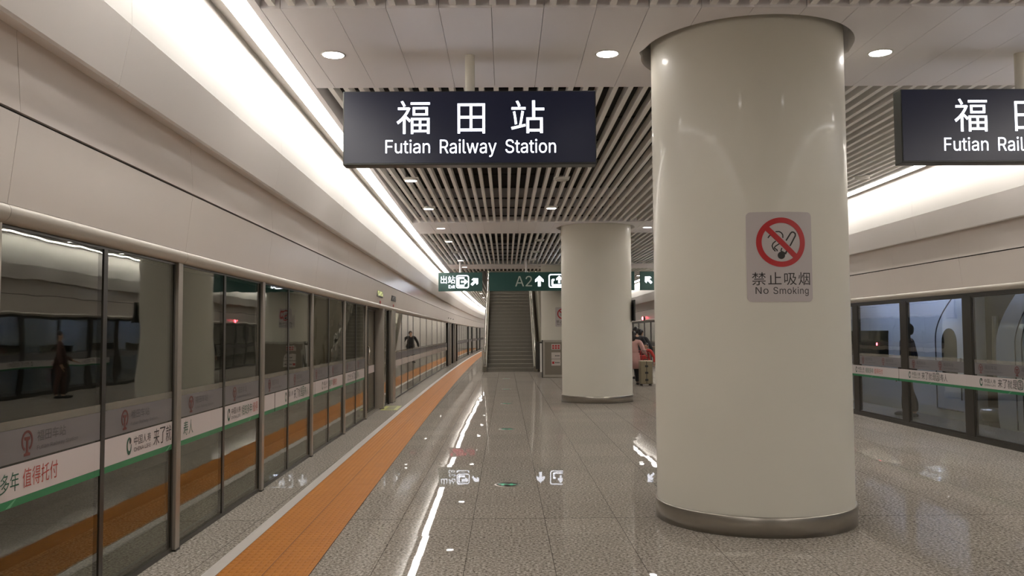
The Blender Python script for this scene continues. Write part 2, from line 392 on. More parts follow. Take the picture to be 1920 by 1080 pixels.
def ysteps(a, b, d=1.0):
    n = max(1, int(math.ceil((b-a)/d))); return [a+(b-a)*i/n for i in range(n+1)]
def sweep(mb, side, prof, a, b, closed=True, d=1.5, smooth=False):
    """profile of (distance towards the platform, z) swept along the left or right platform edge"""
    ys = ysteps(a, b, d); n = len(prof); vs = []; fs = []
    for y in ys:
        for q, z in prof: vs.append(((LX(y)+q) if side == 'L' else (RX(y)-q), y, z))
    k = n if closed else n-1
    for j in range(len(ys)-1):
        for i in range(k): fs.append((j*n+i, j*n+(i+1) % n, (j+1)*n+(i+1) % n, (j+1)*n+i))
    if closed and not smooth: fs += [tuple(range(n)), tuple(range((len(ys)-1)*n, len(ys)*n))[::-1]]
    mb.add(vs, fs, smooth)
    if closed and smooth: mb.add(vs[:n], [tuple(range(n))]); mb.add(vs[-n:], [tuple(range(n))[::-1]])
def seams(first, pitch, a=Y0, b=Y1):
    s = [a]; y = first - math.ceil((first-a)/pitch)*pitch
    while y < b:
        if y > a + .2: s.append(y)
        y += pitch
    s.append(b); return s

GAP = .004
def fascia(side):
    root = empty('wall_left' if side == 'L' else 'wall_right', (0, 0, 0), 'pale fascia wall above the %s glass screen, from screen head to ceiling' % ('left' if side == 'L' else 'right'), 'wall', kind='structure')
    back = MB(); sweep(back, side, [(.02, 2.10), (-.2, 2.10), (-.2, 4.45), (.03, 4.45), (.03, 3.0), (.03, 2.98), (.03, 2.6), (.08, 2.61), (.08, 2.585), (.03, 2.2)], Y0, Y1)
    back.build('backing', M['void'], root)
    lo = MB(); up = MB(); nose = MB(); lip = MB(); cov = MB()
    s1 = seams(3.99 if side == 'L' else 12.2, 2.36 if side == 'L' else 2.1)
    for a, b in zip(s1[:-1], s1[1:]):
        a += GAP/2; b -= GAP/2
        sweep(lo, side, [(.03, 2.172), (.052, 2.172), (.100, 2.588), (.080, 2.588)], a, b)
        sweep(up, side, [(.08, 2.603), (.103, 2.603), (.070, 3.05), (.050, 3.05)], a, b)
        sweep(nose, side, [(.0, 2.085), (.024, 2.085)] + [(.024+.0012*q+.034*math.cos(q*math.pi/20-math.pi/2), 2.1275+.0425*math.sin(q*math.pi/20-math.pi/2)) for q in range(1, 20)] + [(.050, 2.171), (.0, 2.171)], a, b, smooth=True)
    s2 = seams(4.82 if side == 'L' else 13.2, 3.56)
    for a, b in zip(s2[:-1], s2[1:]):
        a += GAP/2; b -= GAP/2
        sweep(lip, side, [(.06, 3.000), (.190, 2.962), (.203, 2.975), (.271, 3.317), (.255, 3.320), (.185, 2.992), (.06, 3.015)], a, b)
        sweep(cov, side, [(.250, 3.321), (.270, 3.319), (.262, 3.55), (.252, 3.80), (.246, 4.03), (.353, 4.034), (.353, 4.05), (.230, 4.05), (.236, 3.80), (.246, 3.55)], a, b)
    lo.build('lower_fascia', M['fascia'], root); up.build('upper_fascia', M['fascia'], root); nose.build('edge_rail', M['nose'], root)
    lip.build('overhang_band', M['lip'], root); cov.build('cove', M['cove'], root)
    return root
fascia('L'); fascia('R')

# linear lamps in both coves
for side, nm in (('L', 'left'), ('R', 'right')):
    t = empty('linear_light', (0, 0, 0), 'long bright linear lamp running along the %s cove at ceiling level' % nm, 'light')
    mb = MB(); sweep(mb, side, [(.353, 3.992), (.353, 4.045), (.54, 4.045), (.54, 3.992), (.535, 3.992), (.535, 4.03), (.358, 4.03), (.358, 3.992)], Y0, Y1); mb.build('housing', M['white'], t)
    mb = MB(); sweep(mb, side, [(.3585, 3.994), (.5345, 3.994), (.5345, 4.012), (.3585, 4.012)], Y0, Y1); mb.build('diffuser', M['lamp'], t)
    tr = MB(); sweep(tr, side, [(.542, 3.985), (.60, 3.985), (.60, 4.30), (.542, 4.30)], Y0, Y1)
    tr = tr.build('trim_1' if side == 'L' else 'trim_2', M['ceil']); tag(tr, 'pale ceiling edge trim beside the %s linear lamp' % nm, 'trim', kind='structure')

# ceiling: slats, panels, void
ceil = empty('ceiling', (0, 0, 0), 'linear slat ceiling with dark void and pale cross panels', 'ceiling', kind='structure')
v = MB(); v.box(-4.6, 8.3, Y0, 33.6, 4.75, 4.85); v.box(-4.6, -1.1, 33.6, Y1, 4.75, 4.85); v.box(3.3, 8.3, 33.6, Y1, 4.75, 4.85); v.build('void_deck', M['void'], ceil)
OPEN = (-1.12, 3.30, 33.6)            # the stair opening: x0, x1, from y
def in_open(x, y): return OPEN[0] < x < OPEN[1] and y > OPEN[2]
bays = []
edges = [Y0] + [e for p in PANELS for e in (p-PW, p+PW)] + [Y1]
for i in range(0, len(edges), 2): bays.append((edges[i], edges[i+1]))
def edgeL(y): return LX(y)+.605
def edgeR(y): return RX(y)-.605
for a, b in bays:
    sl = MB(); x = -.084 - .15*18
    while x < 6.6:
        run = None; n = max(1, int((b-a)/.25)); st = [a+(b-a)*i/n for i in range(n+1)]
        for y in st + [None]:
            ok = y is not None and x-.025 > edgeL(y) and x+.025 < edgeR(y) and not in_open(x, y)
            if ok: run = (run[0], y) if run else (y, y)
            elif run:
                if run[1]-run[0] > .3: sl.box(x-.025, x+.025, run[0], run[1], 4.005, 4.105)
                run = None
        x += .15
    sl.build('slats', M['slat'], ceil)
    ca = MB(); y = a+.5
    while y < b:
        if y < OPEN[2]: ca.box(edgeL(y)+.03, edgeR(y)-.03, y-.02, y+.02, 4.106, 4.13)
        else: ca.box(edgeL(y)+.03, OPEN[0], y-.02, y+.02, 4.106, 4.13); ca.box(OPEN[1], edgeR(y)-.03, y-.02, y+.02, 4.106, 4.13)
        y += 1.22
    ca.build('carriers', M['void'], ceil)
RH = .894
for k, yc in enumerate(PANELS):
    pm = MB(); x = -.095 - .394*5
    cuts = []
    while x < 6.4: cuts.append(x); x += .394
    for x0, x1 in zip(cuts[:-1], cuts[1:]):
        a, b = x0+.002, x1-.002
        e0 = edgeL(yc)
        if b < e0: continue
        yf, yr = yc-PW, yc+PW
        if x0 < e0+.45:                                     # first strip follows the platform edge
            if a > e0 + .40: pass
            if a < e0: pm.prism([(edgeL(yf), yf), (b, yf), (b, yr), (edgeL(yr), yr)], 'z', HC-.004, 4.18); continue
        if b > edgeR(yc)-.0:
            pm.prism([(a, yf), (edgeR(yf), yf), (edgeR(yr), yr), (a, yr)], 'z', HC-.004, 4.18); continue
        if b < PX-RH or a > PX+RH: pm.prism([(a, yf), (b, yf), (b, yr), (a, yr)], 'z', HC-.004, 4.18); continue
        N = 14; fr = [(a+(b-a)*i/N) for i in range(N+1)]
        h = [math.sqrt(max(0, RH*RH-(q-PX)**2)) for q in fr]
        pm.prism([(a, yf), (b, yf)] + [(q, yc-hh) for q, hh in list(zip(fr, h))[::-1]], 'z', HC-.004, 4.18)
        pm.prism([(q, yc+hh) for q, hh in zip(fr, h)] + [(b, yr), (a, yr)], 'z', HC-.004, 4.18)
    pm.build('cross_panel', M['ceil'], ceil)
    bk = MB(); bk.box(edgeL(yc), PX-RH-.02, yc-PW+.01, yc+PW-.01, 4.18, 4.75); bk.box(PX+RH+.02, edgeR(yc)-.01, yc-PW+.01, yc+PW-.01, 4.18, 4.75)
    bk.box(PX-RH-.02, PX+RH+.02, yc-PW+.01, yc-RH-.02, 4.18, 4.75); bk.box(PX-RH-.02, PX+RH+.02, yc+RH+.02, yc+PW-.01, 4.18, 4.75)
    bk.build('panel_box', M['ceil'], ceil)
    cl = MB(); cl.lathe([(RH+.015, HC), (RH+.015, 4.40), (PR+.01, 4.40)], (PX, yc, 0), 64); cl.build('pillar_recess', M['ceil'], ceil)

# trackside walls and floors seen through the glass
tw = MB(); tw.box(-8.2, -8.0, Y0, Y1, -1.4, 5); tw.box(-8, -3.35, Y0, Y1, -1.5, -1.4); tw.box(-8, LX(46)-.25, Y0, Y1, 4.5, 4.6)
o = tw.build('wall_left_track', M['tunnel']); tag(o, 'dark tunnel wall and track bed behind the left glass screen', 'wall', kind='structure')
tw = MB(); tw.box(12.4, 12.6, Y0, Y1, -1.4, 5); tw.box(7.86, 12.4, Y0, Y1, -1.5, -1.4); tw.box(6.9, 12.4, Y0, Y1, 4.5, 4.6)
o = tw.build('wall_right_track', M['tunnel']); tag(o, 'dark tunnel wall and track bed behind the train', 'wall', kind='structure')
bw = MB(); bw.box(-8.2, 12.6, Y1, Y1+.2, -1.5, 5.0)  # added end plane, made pale to brighten reflections in the far glass
o = bw.build('far_stand_in', M['lip']); tag(o, 'added pale stand-in for the platform running on, brightening far glass reflections', 'wall', kind='structure')

# floor strips along the left edge
def floor_strip(name, xa, xb, z, m, label, cat, side='L', kind=None):
    ys = ysteps(Y0, Y1, .75); vs = []; fs = []; uvs = []
    for y in ys:
        o = (LX(y) + 2.28) if side == 'L' else (RX(y) - 6.668)
        for x, zz in ((xa, 0.0005), (xa, z), (xb, z), (xb, 0.0005)): vs.append((x+o, y, zz)); uvs.append((x-xa, y))
    for j in range(len(ys)-1):
        for i in range(3): fs.append((j*4+i, j*4+i+1, (j+1)*4+i+1, (j+1)*4+i))
    me = bpy.data.meshes.new(name); me.from_pydata(vs, [], fs); me.update()
    uvl = me.uv_layers.new(name='UVMap')
    for lp in me.loops: uvl.data[lp.index].uv = uvs[lp.vertex_index]
    bm = bmesh.new(); bm.from_mesh(me); bmesh.ops.recalc_face_normals(bm, faces=bm.faces); bm.to_mesh(me); bm.free()
    if me.polygons[1].normal.z < 0: me.flip_normals()
    o = link(name, me, None, m); tag(o, label, cat, kind=kind); return o
floor_strip('tactile_strip', -1.759, -1.154, .005, M['yellowstrip'], 'orange tactile paving strip running along the left platform edge', 'tactile strip')
floor_strip('safety_line', -1.855, -1.7595, .003, M['whiteline'], 'white safety line between the orange strip and left glass screen', 'line')
floor_strip('tactile_strip', 5.54, 6.145, .005, M['yellowstrip'], 'orange tactile paving strip hidden along the right platform edge', 'tactile strip', 'R') if False else None

# ================================================================== PILLARS
SPOT = {}
def pillar(yc, label):
    t = empty('pillar', (PX, yc, 0), label, 'pillar', group='round platform pillars', kind='thing')
    mb = MB(); mb.lathe([(PR, .10), (PR, 1.4), (PR, 2.7), (PR, 4.42)], n=96); mb.build('shaft', M['pillar'], t)
    mb = MB(); mb.lathe([(.0, .001), (.82, .001), (.82, .15), (.817, .155), (PR-.01, .155)], n=96); mb.build('base_ring', M['steel'], t)
    return t
pillar(7.341, 'large round cream pillar in front, bearing the no smoking plate')
pillar(19.775, 'round cream pillar standing second, midway along the platform')
pillar(31.3, 'round cream pillar behind the steel cabinet, farthest of the three')

def wrap(yc, th0, z0, off):
    def f(v):      # v: (u across, out, z) with text plane x=u, y=z
        a = th0 + v.x/PR; r = PR + off + v.z
        return Vector((PX + r*math.cos(a), yc + r*math.sin(a), z0 + v.y))
    return f
def subdiv_wrap(me, f, seg=.03):
    bm = bmesh.new(); bm.from_mesh(me)
    for _ in range(6):
        es = [e for e in bm.edges if abs(e.verts[0].co.x-e.verts[1].co.x) > seg]
        if not es: break
        bmesh.ops.subdivide_edges(bm, edges=es, cuts=1); bmesh.ops.triangulate(bm, faces=bm.faces)
    for v in bm.verts: v.co = f(v.co)
    bm.to_mesh(me); bm.free(); me.update(); return me
def rounded(w, h, r, n=6):
    pts = []
    for cx, cy, a in ((w/2-r, h/2-r, 0), (-w/2+r, h/2-r, 90), (-w/2+r, -h/2+r, 180), (w/2-r, -h/2+r, 270)):
        for i in range(n+1): t = math.radians(a+90*i/n); pts.append((cx+r*math.cos(t), cy+r*math.sin(t)))
    return pts
def stroke(mb, pts, wd, z0, z1):
    for (x0, y0), (x1, y1) in zip(pts[:-1], pts[1:]):
        d = Vector((x1-x0, y1-y0)); L = d.length
        if L < 1e-6: continue
        d /= L; n = Vector((-d.y, d.x))*wd/2; e = d*wd*.15
        mb.prism([(x0-e.x+n.x, y0-e.y+n.y), (x0-e.x-n.x, y0-e.y-n.y), (x1+e.x-n.x, y1+e.y-n.y), (x1+e.x+n.x, y1+e.y+n.y)], 'z', z0, z1)
def raw(mb):
    me = bpy.data.meshes.new('m'); me.from_pydata(mb.v, [], mb.f); me.update()
    bm = bmesh.new(); bm.from_mesh(me); bmesh.ops.recalc_face_normals(bm, faces=bm.faces); bm.to_mesh(me); bm.free(); return me
def no_smoking(yc, th0, label):
    z0 = 2.128; W, H = .515, .69
    t = empty('no_smoking_sign', (0, 0, 0), label, 'sign', group='no smoking plates')
    base = MB(); base.prism(rounded(W, H, .035), 'z', .0005, .004)
    link('plate', subdiv_wrap(raw(base), wrap(yc, th0, z0, 0)), t, M['poster'])
    S = W/650.0                                   # drawing units: the plate is 650 wide, 915 high
    def c(x, y): return ((x-398)*S, (545-y)*S)
    cx, cy = c(405, 405)
    rg = MB(); rg.ring2(cx, cy, 188*S, 240*S, .004, .0065, 64)
    stroke(rg, [c(262, 262), c(552, 552)], 52*S, .004, .0062)
    link('prohibition_ring', subdiv_wrap(raw(rg), wrap(yc, th0, z0, 0)), t, M['red'])
    cg = MB()
    stroke(cg, [c(452, 388), c(498, 318), c(512, 306), c(530, 308), c(546, 322), c(546, 342), c(490, 440)], 13*S, .004, .0055)
    link('cigarette', subdiv_wrap(raw(cg), wrap(yc, th0, z0, 0)), t, M['black']); cg = MB()
    smokes = [([c(352, 303), c(385, 302), c(408, 315), c(420, 335), c(420, 362)],), ([c(278, 362), c(290, 345), c(302, 334)],), ([c(350, 395), c(325, 415), c(315, 440), c(325, 470), c(345, 492)], [c(385, 420), c(345, 445), c(335, 462), c(362, 480), c(362, 492)])]
    for grp in smokes:
        cg = MB()
        for ln in grp: stroke(cg, ln, 11*S, .004, .0055)
        link('smoke', subdiv_wrap(raw(cg), wrap(yc, th0, z0, 0)), t, M['black'])
    cg = MB()
    stroke(cg, [c(408, 462), c(398, 488)], 11*S, .004, .0055)
    stroke(cg, [c(455, 492), c(440, 520)], 16*S, .004, .0055); stroke(cg, [c(398, 490), c(440, 512)], 12*S, .004, .0055)
    x, y = c(402, 533); cg.prism([(x+36*S*math.cos(i*.2618), y+36*S*math.sin(i*.2618)) for i in range(24)], 'z', .004, .0055)
    link('cigarette_tip', subdiv_wrap(raw(cg), wrap(yc, th0, z0, 0)), t, M['black'])
    (xa, ya), (xb, yb) = c(120, 820), c(694, 695)
    me = fit_text('禁止吸烟', xa, xb, ya, yb, spacing=1.12)
    for v in me.vertices: v.co.z = .0048
    link('chinese_lettering', subdiv_wrap(me, wrap(yc, th0, z0, 0)), t, M['black'])
    for wd_, p0, p1 in (('No', c(152, 904), c(272, 838)), ('Smoking', c(318, 925), c(675, 838))):
        me = fit_text(wd_, p0[0], p1[0], p0[1], p1[1], spacing=1.06)
        for v in me.vertices: v.co.z = .0048
        link('english_word', subdiv_wrap(me, wrap(yc, th0, z0, 0)), t, M['black'])
    return t
# angle at which the ray through the plate's middle meets the first pillar
def pillar_angle(px_, py_, yc):
    d = fw + R*((px_-960)/1610) - U*((py_-540)/1610); ox, oy = -PX, -yc
    A = d.x**2+d.y**2; B = 2*(ox*d.x+oy*d.y); C = ox*ox+oy*oy-PR*PR; q = (-B-math.sqrt(B*B-4*A*C))/(2*A)
    return math.atan2(oy+q*d.y, ox+q*d.x)
no_smoking(7.341, pillar_angle(1464, 481, 7.341), 'no smoking plate on the large round pillar in front')
no_smoking(31.3, pillar_angle(1052, 588, 31.3)+.06, 'small distant no smoking plate on the pillar behind the steel cabinet')
# narrow framed board seen edge-on on the second pillar
t = empty('notice_board', (PX+PR+.005, 19.6, 1.82), 'narrow dark notice board seen edge-on at right of the second pillar', 'notice board')
mb = MB(); mb.box(0, .03, -.22, .22, 0, .48); mb.build('frame', M['signcase'], t, bevel=.004)
mb = MB(); mb.box(.03, .034, -.2, .2, .02, .46); mb.build('sheet', M['poster'], t)

# ================================================================== DOWNLIGHTS
def downlight(proto=None):
    t = empty('downlight', (0, 0, 0))
    mb = MB(); mb.lathe([(.092, -.004), (.10, -.008), (.108, -.004), (.108, .0), (.092, .0)], n=32); mb.build('trim_ring', M['white'], t)
    mb = MB(); mb.lathe([(.0, -.003), (.05, -.0035), (.0915, -.003), (.0915, .002), (0, .002)], n=32); mb.build('lens', M['down'], t)
    return t
def slat_downlight(lit=True):
    t = empty('downlight', (0, 0, 0))
    mb = MB(); mb.lathe([(.092, -.030), (.10, -.034), (.112, -.028), (.112, .0), (.0, .0)], n=32); mb.build('trim_ring', M['white'], t)
    mb = MB(); mb.lathe([(.0, -.029), (.05, -.0295), (.0915, -.029), (.0915, -.022), (0, -.022)], n=32); mb.build('lens', M['down'] if lit else M['unlit'], t)
    mb = MB(); mb.box(-.125, .125, -.13, .13, .0005, .008); mb.build('mounting_plate', M['slat'], t)
    return t
DXS = (-1.49, .90, 3.29, 5.68); COLN = ('left lamp', 'second lamp from the left', 'third lamp from the left', 'right lamp')
pd, ps, pu = downlight(), slat_downlight(), slat_downlight(False)
used = set()
def place(proto, key, loc, label):
    o = proto if key not in used else copy_tree(proto)
    used.add(key); o.location = loc; tag(o, label, 'downlight', 'round ceiling downlights'); return o
for k, yc in enumerate(PANELS):
    nm = {0: 'the panel behind the camera', 1: 'the nearest ceiling panel', 2: 'the second ceiling panel', 3: 'the third ceiling panel'}[k]
    for i, x in enumerate(DXS):
        if k in (2, 3) and i == 1: continue
        yy = yc + (.03 if k != 2 else -.02)
        if x > edgeR(yy)-.15: continue
        place(pd, 'd', (x, yy, HC-.004), 'lit downlight in %s, %s' % (nm, COLN[i]))
rows = [(-2.0, 'behind the viewer'), (1.1, 'just above the viewer'), (4.3, 'in front of the nearest ceiling panel'), (10.43, 'hidden behind the station name sign'), (13.5, 'row beyond the station sign'), (16.58, 'row before the second ceiling panel'), (22.5, 'row beyond the second ceiling panel'), (25.7, 'row before the third ceiling panel'), (28.4, 'row above the green signs'), (36.5, 'added left of the stairs'), (41.5, 'added left of the upper stairs'), (46.5, 'added deep beyond the stairs'), (52, 'added far beyond the stairs'), (58, 'added farthest beyond the stairs')]  # rows past the stairs are added to light the wall mirrored in glass
for y, nm in rows:
    for i, x in enumerate(DXS):
        if x < edgeL(y)+.15 or x > edgeR(y)-.15 or (y > 33 and i in (1, 2)): continue
        lit = not ((y == 13.5 and i in (1, 3)) or (22 < y < 30 and i in (1, 2)) or (y == 25.7 and i == 0))
        place(ps if lit else pu, 's' if lit else 'u', (x, y, 4.004), '%s slat downlight, %s, %s' % ('lit' if lit else 'unlit', nm, COLN[i]))

# ================================================================== HANGING SIGNS
def arrow_pts(cx, cy, s, ang):
    p = [(-.13, -.5), (.13, -.5), (.13, .02), (.40, -.10), (.40, .14), (0, .52), (-.40, .14), (-.40, -.10), (-.13, .02)]
    c, n = math.cos(ang), math.sin(ang); return [(cx+s*(x*c-y*n), cy+s*(x*n+y*c)) for x, y in p]
def station_sign(xc, label, pole_top=HC-.004):
    Wd, z0, z1, y = 2.185, 3.007, 3.652, 7.33
    t = empty('hanging_sign', (xc, y, 0), label, 'sign', group='station name signs')
    mb = MB(); mb.box(-Wd/2, Wd/2, .004, .146, z0, z1); cs = mb.build('case', M['signcase'], t, bevel=.006)
    mb = MB(); mb.box(-Wd/2+.01, Wd/2-.01, 0, .0045, z0+.018, z1-.008); mb.box(-Wd/2+.01, Wd/2-.01, .1455, .15, z0+.018, z1-.008); mb.build('face', M['signbox'], t)
    k = 7.33/1610; zc = z1 - (241-172)*k
    for mx, yy, sg, nm in ((MX_FRONT, -.002, 1, ''), (MX_BACK, .152, -1, '')):
        for ch, x0, x1, ya, yb in (('福', 742, 805, 254.5, 191), ('田', 857.5, 909.5, 254, 196.5), ('站', 959, 1022, 254, 191)):
            me = fit_text(ch, (x0-880.5)*k, (x1-880.5)*k, -(ya-241)*k, -(yb-241)*k, weight=.004); put('chinese_character', me, M['glyph'], t, mx, Vector((0, yy, zc)))
        for wd_, x0, x1, ya, yb in (('Futian', 721, 805, 291.5, 265.5), ('Railway', 824, 931, 299, 265), ('Station', 948, 1043.5, 291.8, 265.2)):
            put('english_word', fit_text(wd_, (x0-880.5)*k, (x1-880.5)*k, -(ya-241)*k, -(yb-241)*k, weight=.0), M['glyph'], t, mx, Vector((0, yy, zc)))
    mb = MB(); mb.lathe([(.042, z1-.002), (.042, pole_top+.03)], (0, .075, 0), 24); mb.build('pole', M['pillar'], t)
    return t
station_sign(-.3015, 'dark blue lit station name sign hanging left of the large pillar')
station_sign(4.53, 'dark blue lit station name sign right of the large pillar, cut off at right')

GY = 29.3; KG = GY/1610*1.0
def pxg(x): return ((x-960)/1610+.0074)*GY
def gz(y): return CAM_H - (y-626.0)/1610*GY*1.0
def green_sign(x0, x1, label, parts, poles, z0=3.005, z1=3.645):
    xc = (x0+x1)/2
    t = empty('direction_sign', (xc, GY, 0), label, 'sign', group='green direction signs')
    mb = MB(); mb.box(x0-xc, x1-xc, 0, .16, z0, z1); mb.build('case', M['greensign'], t, bevel=.006)
    for (nm, m, me) in parts:
        for mx, yy in ((MX_FRONT, -.004),): put(nm, me, m, t, mx, Vector((-xc, yy, 0)))
    for nm, m, me in parts:
        me2 = me.copy(); me2.transform(MX_FRONT.inverted() @ Matrix.Translation(Vector((xc, .004, 0))))
        put(nm, me2, m, t, MX_BACK, Vector((0, .164, 0))) if False else None
    for x in poles:
        mb = MB(); mb.lathe([(.04, z1-.002), (.04, 4.16)], (x-xc, .08, 0), 16); mb.build('pole', M['ceil'], t)
    return t
def shape(fn):
    mb = MB(); fn(mb); return raw(mb)
def frame_sq(mb, x0, x1, y0, y1, wd):
    a = rounded(x1-x0, y1-y0, .07); b = rounded(x1-x0-2*wd, y1-y0-2*wd, .05); cx, cy = (x0+x1)/2, (y0+y1)/2; n = len(a)
    vs = [(p[0]+cx, p[1]+cy, z) for z in (0, .004) for r in (a, b) for p in r]; fs = []
    for i in range(n):
        j = (i+1) % n
        fs += [(i, j, n+j, n+i), (2*n+i, 2*n+j, 3*n+j, 3*n+i), (i, j, 2*n+j, 2*n+i), (n+i, n+j, 3*n+j, 3*n+i)]
    mb.add(vs, fs)
k2 = 300/1620.0
def zx(x): return pxg(780+x*k2)
def zy(y): return gz(380+y*k2)
def exit_box(mb):
    frame_sq(mb, zx(406), zx(536), zy(868), zy(736), .033)
    # door outline opening to the right, with an arrow
    stroke(mb, [(zx(488), zy(765)), (zx(430), zy(765)), (zx(430), zy(842)), (zx(488), zy(842))], .058, 0, .004)
    mb.prism([(zx(455), zy(812)), (zx(492), zy(812)), (zx(488), zy(828)), (zx(498), zy(828)), (zx(524), zy(803)), (zx(498), zy(778)), (zx(488), zy(778)), (zx(492), zy(794)), (zx(455), zy(794))], 'z', 0, .0045)
green_sign(pxg(822), pxg(904.5), 'green exit sign with diagonal arrow hanging left of the stairs', [
    ('chinese_lettering', M['glyph'], fit_text('出站', zx(250), zx(396), zy(820), zy(742), weight=.006)),
    ('english_lettering', M['glyph'], fit_text('Exit', zx(330), zx(396), zy(868), zy(835), weight=.006)),
    ('exit_symbol', M['glyph'], shape(exit_box)),
    ('arrow', M['glyph'], shape(lambda mb: mb.prism(arrow_pts(zx(595), zy(803), .31, -math.pi/4), 'z', 0, .004)))], (pxg(863),))
def up_box(mb):
    x0 = zx(1345); frame_sq(mb, x0, x0+.72, zy(868), zy(730), .035); cx = x0+.36
    stroke(mb, [(cx-.17, zy(788)), (cx-.235, zy(788)), (cx-.235, zy(842)), (cx+.235, zy(842)), (cx+.235, zy(788)), (cx+.17, zy(788))], .06, 0, .004)
    mb.prism(arrow_pts(cx, zy(785), .25, 0), 'z', 0, .0045)
green_sign(pxg(917), pxg(1190.6), 'long green sign with unlit A2 and upward arrow hanging before the stairs', [
    ('exit_number', M['dimglyph'], fit_text('A2', zx(1005), zx(1176), zy(853), zy(747))),
    ('arrow', M['glyph'], shape(lambda mb: mb.prism(arrow_pts(zx(1250), zy(800), .36, 0), 'z', 0, .004))),
    ('escalator_symbol', M['glyph'], shape(up_box))], (pxg(987), pxg(1130)))
green_sign(pxg(1201.5), pxg(1290), 'green sign with diagonal arrow seen in the gap beside the large pillar', [
    ('arrow', M['glyph'], shape(lambda mb: mb.prism(arrow_pts(pxg(1216.5), gz(527), .31, math.pi/4), 'z', 0, .004))),
    ('exit_symbol', M['glyph'], shape(lambda mb: frame_sq(mb, pxg(1232), pxg(1256), gz(542), gz(516), .033)))], (pxg(1250),))
# passenger display beyond the exit sign: red and blue text lights the fascia
t = empty('led_display', (-1.95, 38.5, 0), 'red passenger information display hanging beyond the exit sign over the left edge', 'display')
mb = MB(); mb.box(-.60, .60, 0, .18, 3.50, 3.86); mb.build('case', M['signcase'], t, bevel=.006)
mb = MB()
for i in range(9):
    for j in range(2):
        if (i*7+j*3) % 5: mb.box(-.55+i*.122, -.55+i*.122+.09, -.004, 0, 3.55+j*.14, 3.55+j*.14+.10)
mb.build('red_text', M['redtext'], t)
mb = MB(); mb.lathe([(.03, 3.85), (.03, 4.15)], (0, .09, 0), 12); mb.build('pole', M['ceil'], t)

# ================================================================== PLATFORM SCREENS
ORD = ['first', 'second', 'third', 'fourth', 'fifth', 'sixth', 'seventh', 'eighth', 'ninth', 'tenth', 'eleventh', 'twelfth', 'thirteenth', 'fourteenth', 'fifteenth', 'sixteenth', 'seventeenth', 'eighteenth', 'nineteenth', 'twentieth', 'twenty-first', 'twenty-second', 'twenty-third', 'twenty-fourth', 'twenty-fifth', 'twenty-sixth', 'twenty-seventh', 'twenty-eighth', 'twenty-ninth', 'thirtieth', 'thirty-first', 'thirty-second', 'thirty-third', 'thirty-fourth', 'thirty-fifth', 'thirty-sixth', 'thirty-seventh', 'thirty-eighth', 'thirty-ninth', 'fortieth', 'forty-first', 'forty-second', 'forty-third']
def wall_frame(side, ym, d=0):
    if side == 'L': return (LX(ym)+d, ym, 0), -math.atan(LS(ym))
    return (RX(ym)-d, ym, 0), math.pi - math.atan(RS(ym))
EMB = None
def emblem_mesh():
    mb = MB(); n = 28
    mb.ring2(0, .012, .040, .052, 0, .001, n, math.radians(-62), math.radians(242))
    mb.prism([(-.028, -.062), (.028, -.062), (.028, -.050), (.009, -.044), (.009, .012), (.026, .018), (.026, .032), (-.026, .032), (-.026, .018), (-.009, .012), (-.009, -.044), (-.028, -.050)], 'z', 0, .001)
    return raw(mb)
def glass_panel(side, ya, yb, label, group, frost=True, words=True, recess=0, top=2.09, bottom=.0):
    ym = (ya+yb)/2; loc, rz = wall_frame(side, ym, recess); h = (yb-ya)/2
    t = empty('glass_panel', loc, label, 'glass panel', rz, group, kind='thing')
    mb = MB(); mb.box(-.012, 0, -h+.02, h-.02, bottom+.035, top-.005); mb.build('pane', M['glass_flat'] if (side == 'L' and ya > 19) else M['glass'], t)
    mb = MB()
    for s in (-1, 1): mb.box(-.03, .006, s*h-(.026 if s > 0 else 0), s*h+(0 if s > 0 else .026), bottom+.001, top)
    mb.box(-.03, .006, -h+.026, h-.026, bottom+.001, bottom+.035); mb.box(-.03, .006, -h+.026, h-.026, top-.02, top)
    mb.build('frame', M['darkframe'], t)
    if frost:
        mb = MB(); mb.box(.0005, .0012, -h+.03, h-.03, .945, 1.105); fb = mb.build('frosted_film', M['frost'], t)
        mb = MB(); mb.box(.0005, .0012, -h+.03, h-.03, 1.107, 1.150); mb.build('pale_strip', M['palestrip'], t)  # thin see-through pale strip directly above the frosted film
        if words:
            for q in ([0] if yb-ya < 1.5 else [-.42, .42]):
                me = emblem_mesh(); put('emblem', me, M['emblem'], fb, MX_SIDE, Vector((.002, q-.26, 1.025)))
                put('station_name', fit_text('福田车站', q-.165, q+.13, 1.022, 1.078), M['greyink'], fb, MX_SIDE, Vector((.002, 0, 0)))
                put('english_name', fit_text('Futian Railway Station', q-.165, q+.27, .975, 1.002), M['greyink'], fb, MX_SIDE, Vector((.002, 0, 0)))
    return t
def post(side, y, wd, d0, d1, m, label, cat, group, z1=2.09):
    loc, rz = wall_frame(side, y)
    t = empty('screen_post', loc, label, cat, rz, group, kind='thing')
    mb = MB(); mb.box(d0, d1, -wd/2, wd/2, .012, z1-.002); mb.build('upright', m, t, bevel=.004)
    mb = MB(); mb.box(d0-.004, d1+.004, -wd/2-.004, wd/2+.004, .0005, .012); mb.build('foot_plate', M['dark'], t)
    return t
def seg_chars(body, x0, pitch, w_, z0, z1, weight=0):
    bm = bmesh.new()
    for i, ch in enumerate(body): bm.from_mesh(fit_text(ch, x0+i*pitch, x0+i*pitch+w_, z0, z1, weight=weight))
    me = bpy.data.meshes.new('lettering'); bm.to_mesh(me); bm.free(); return me
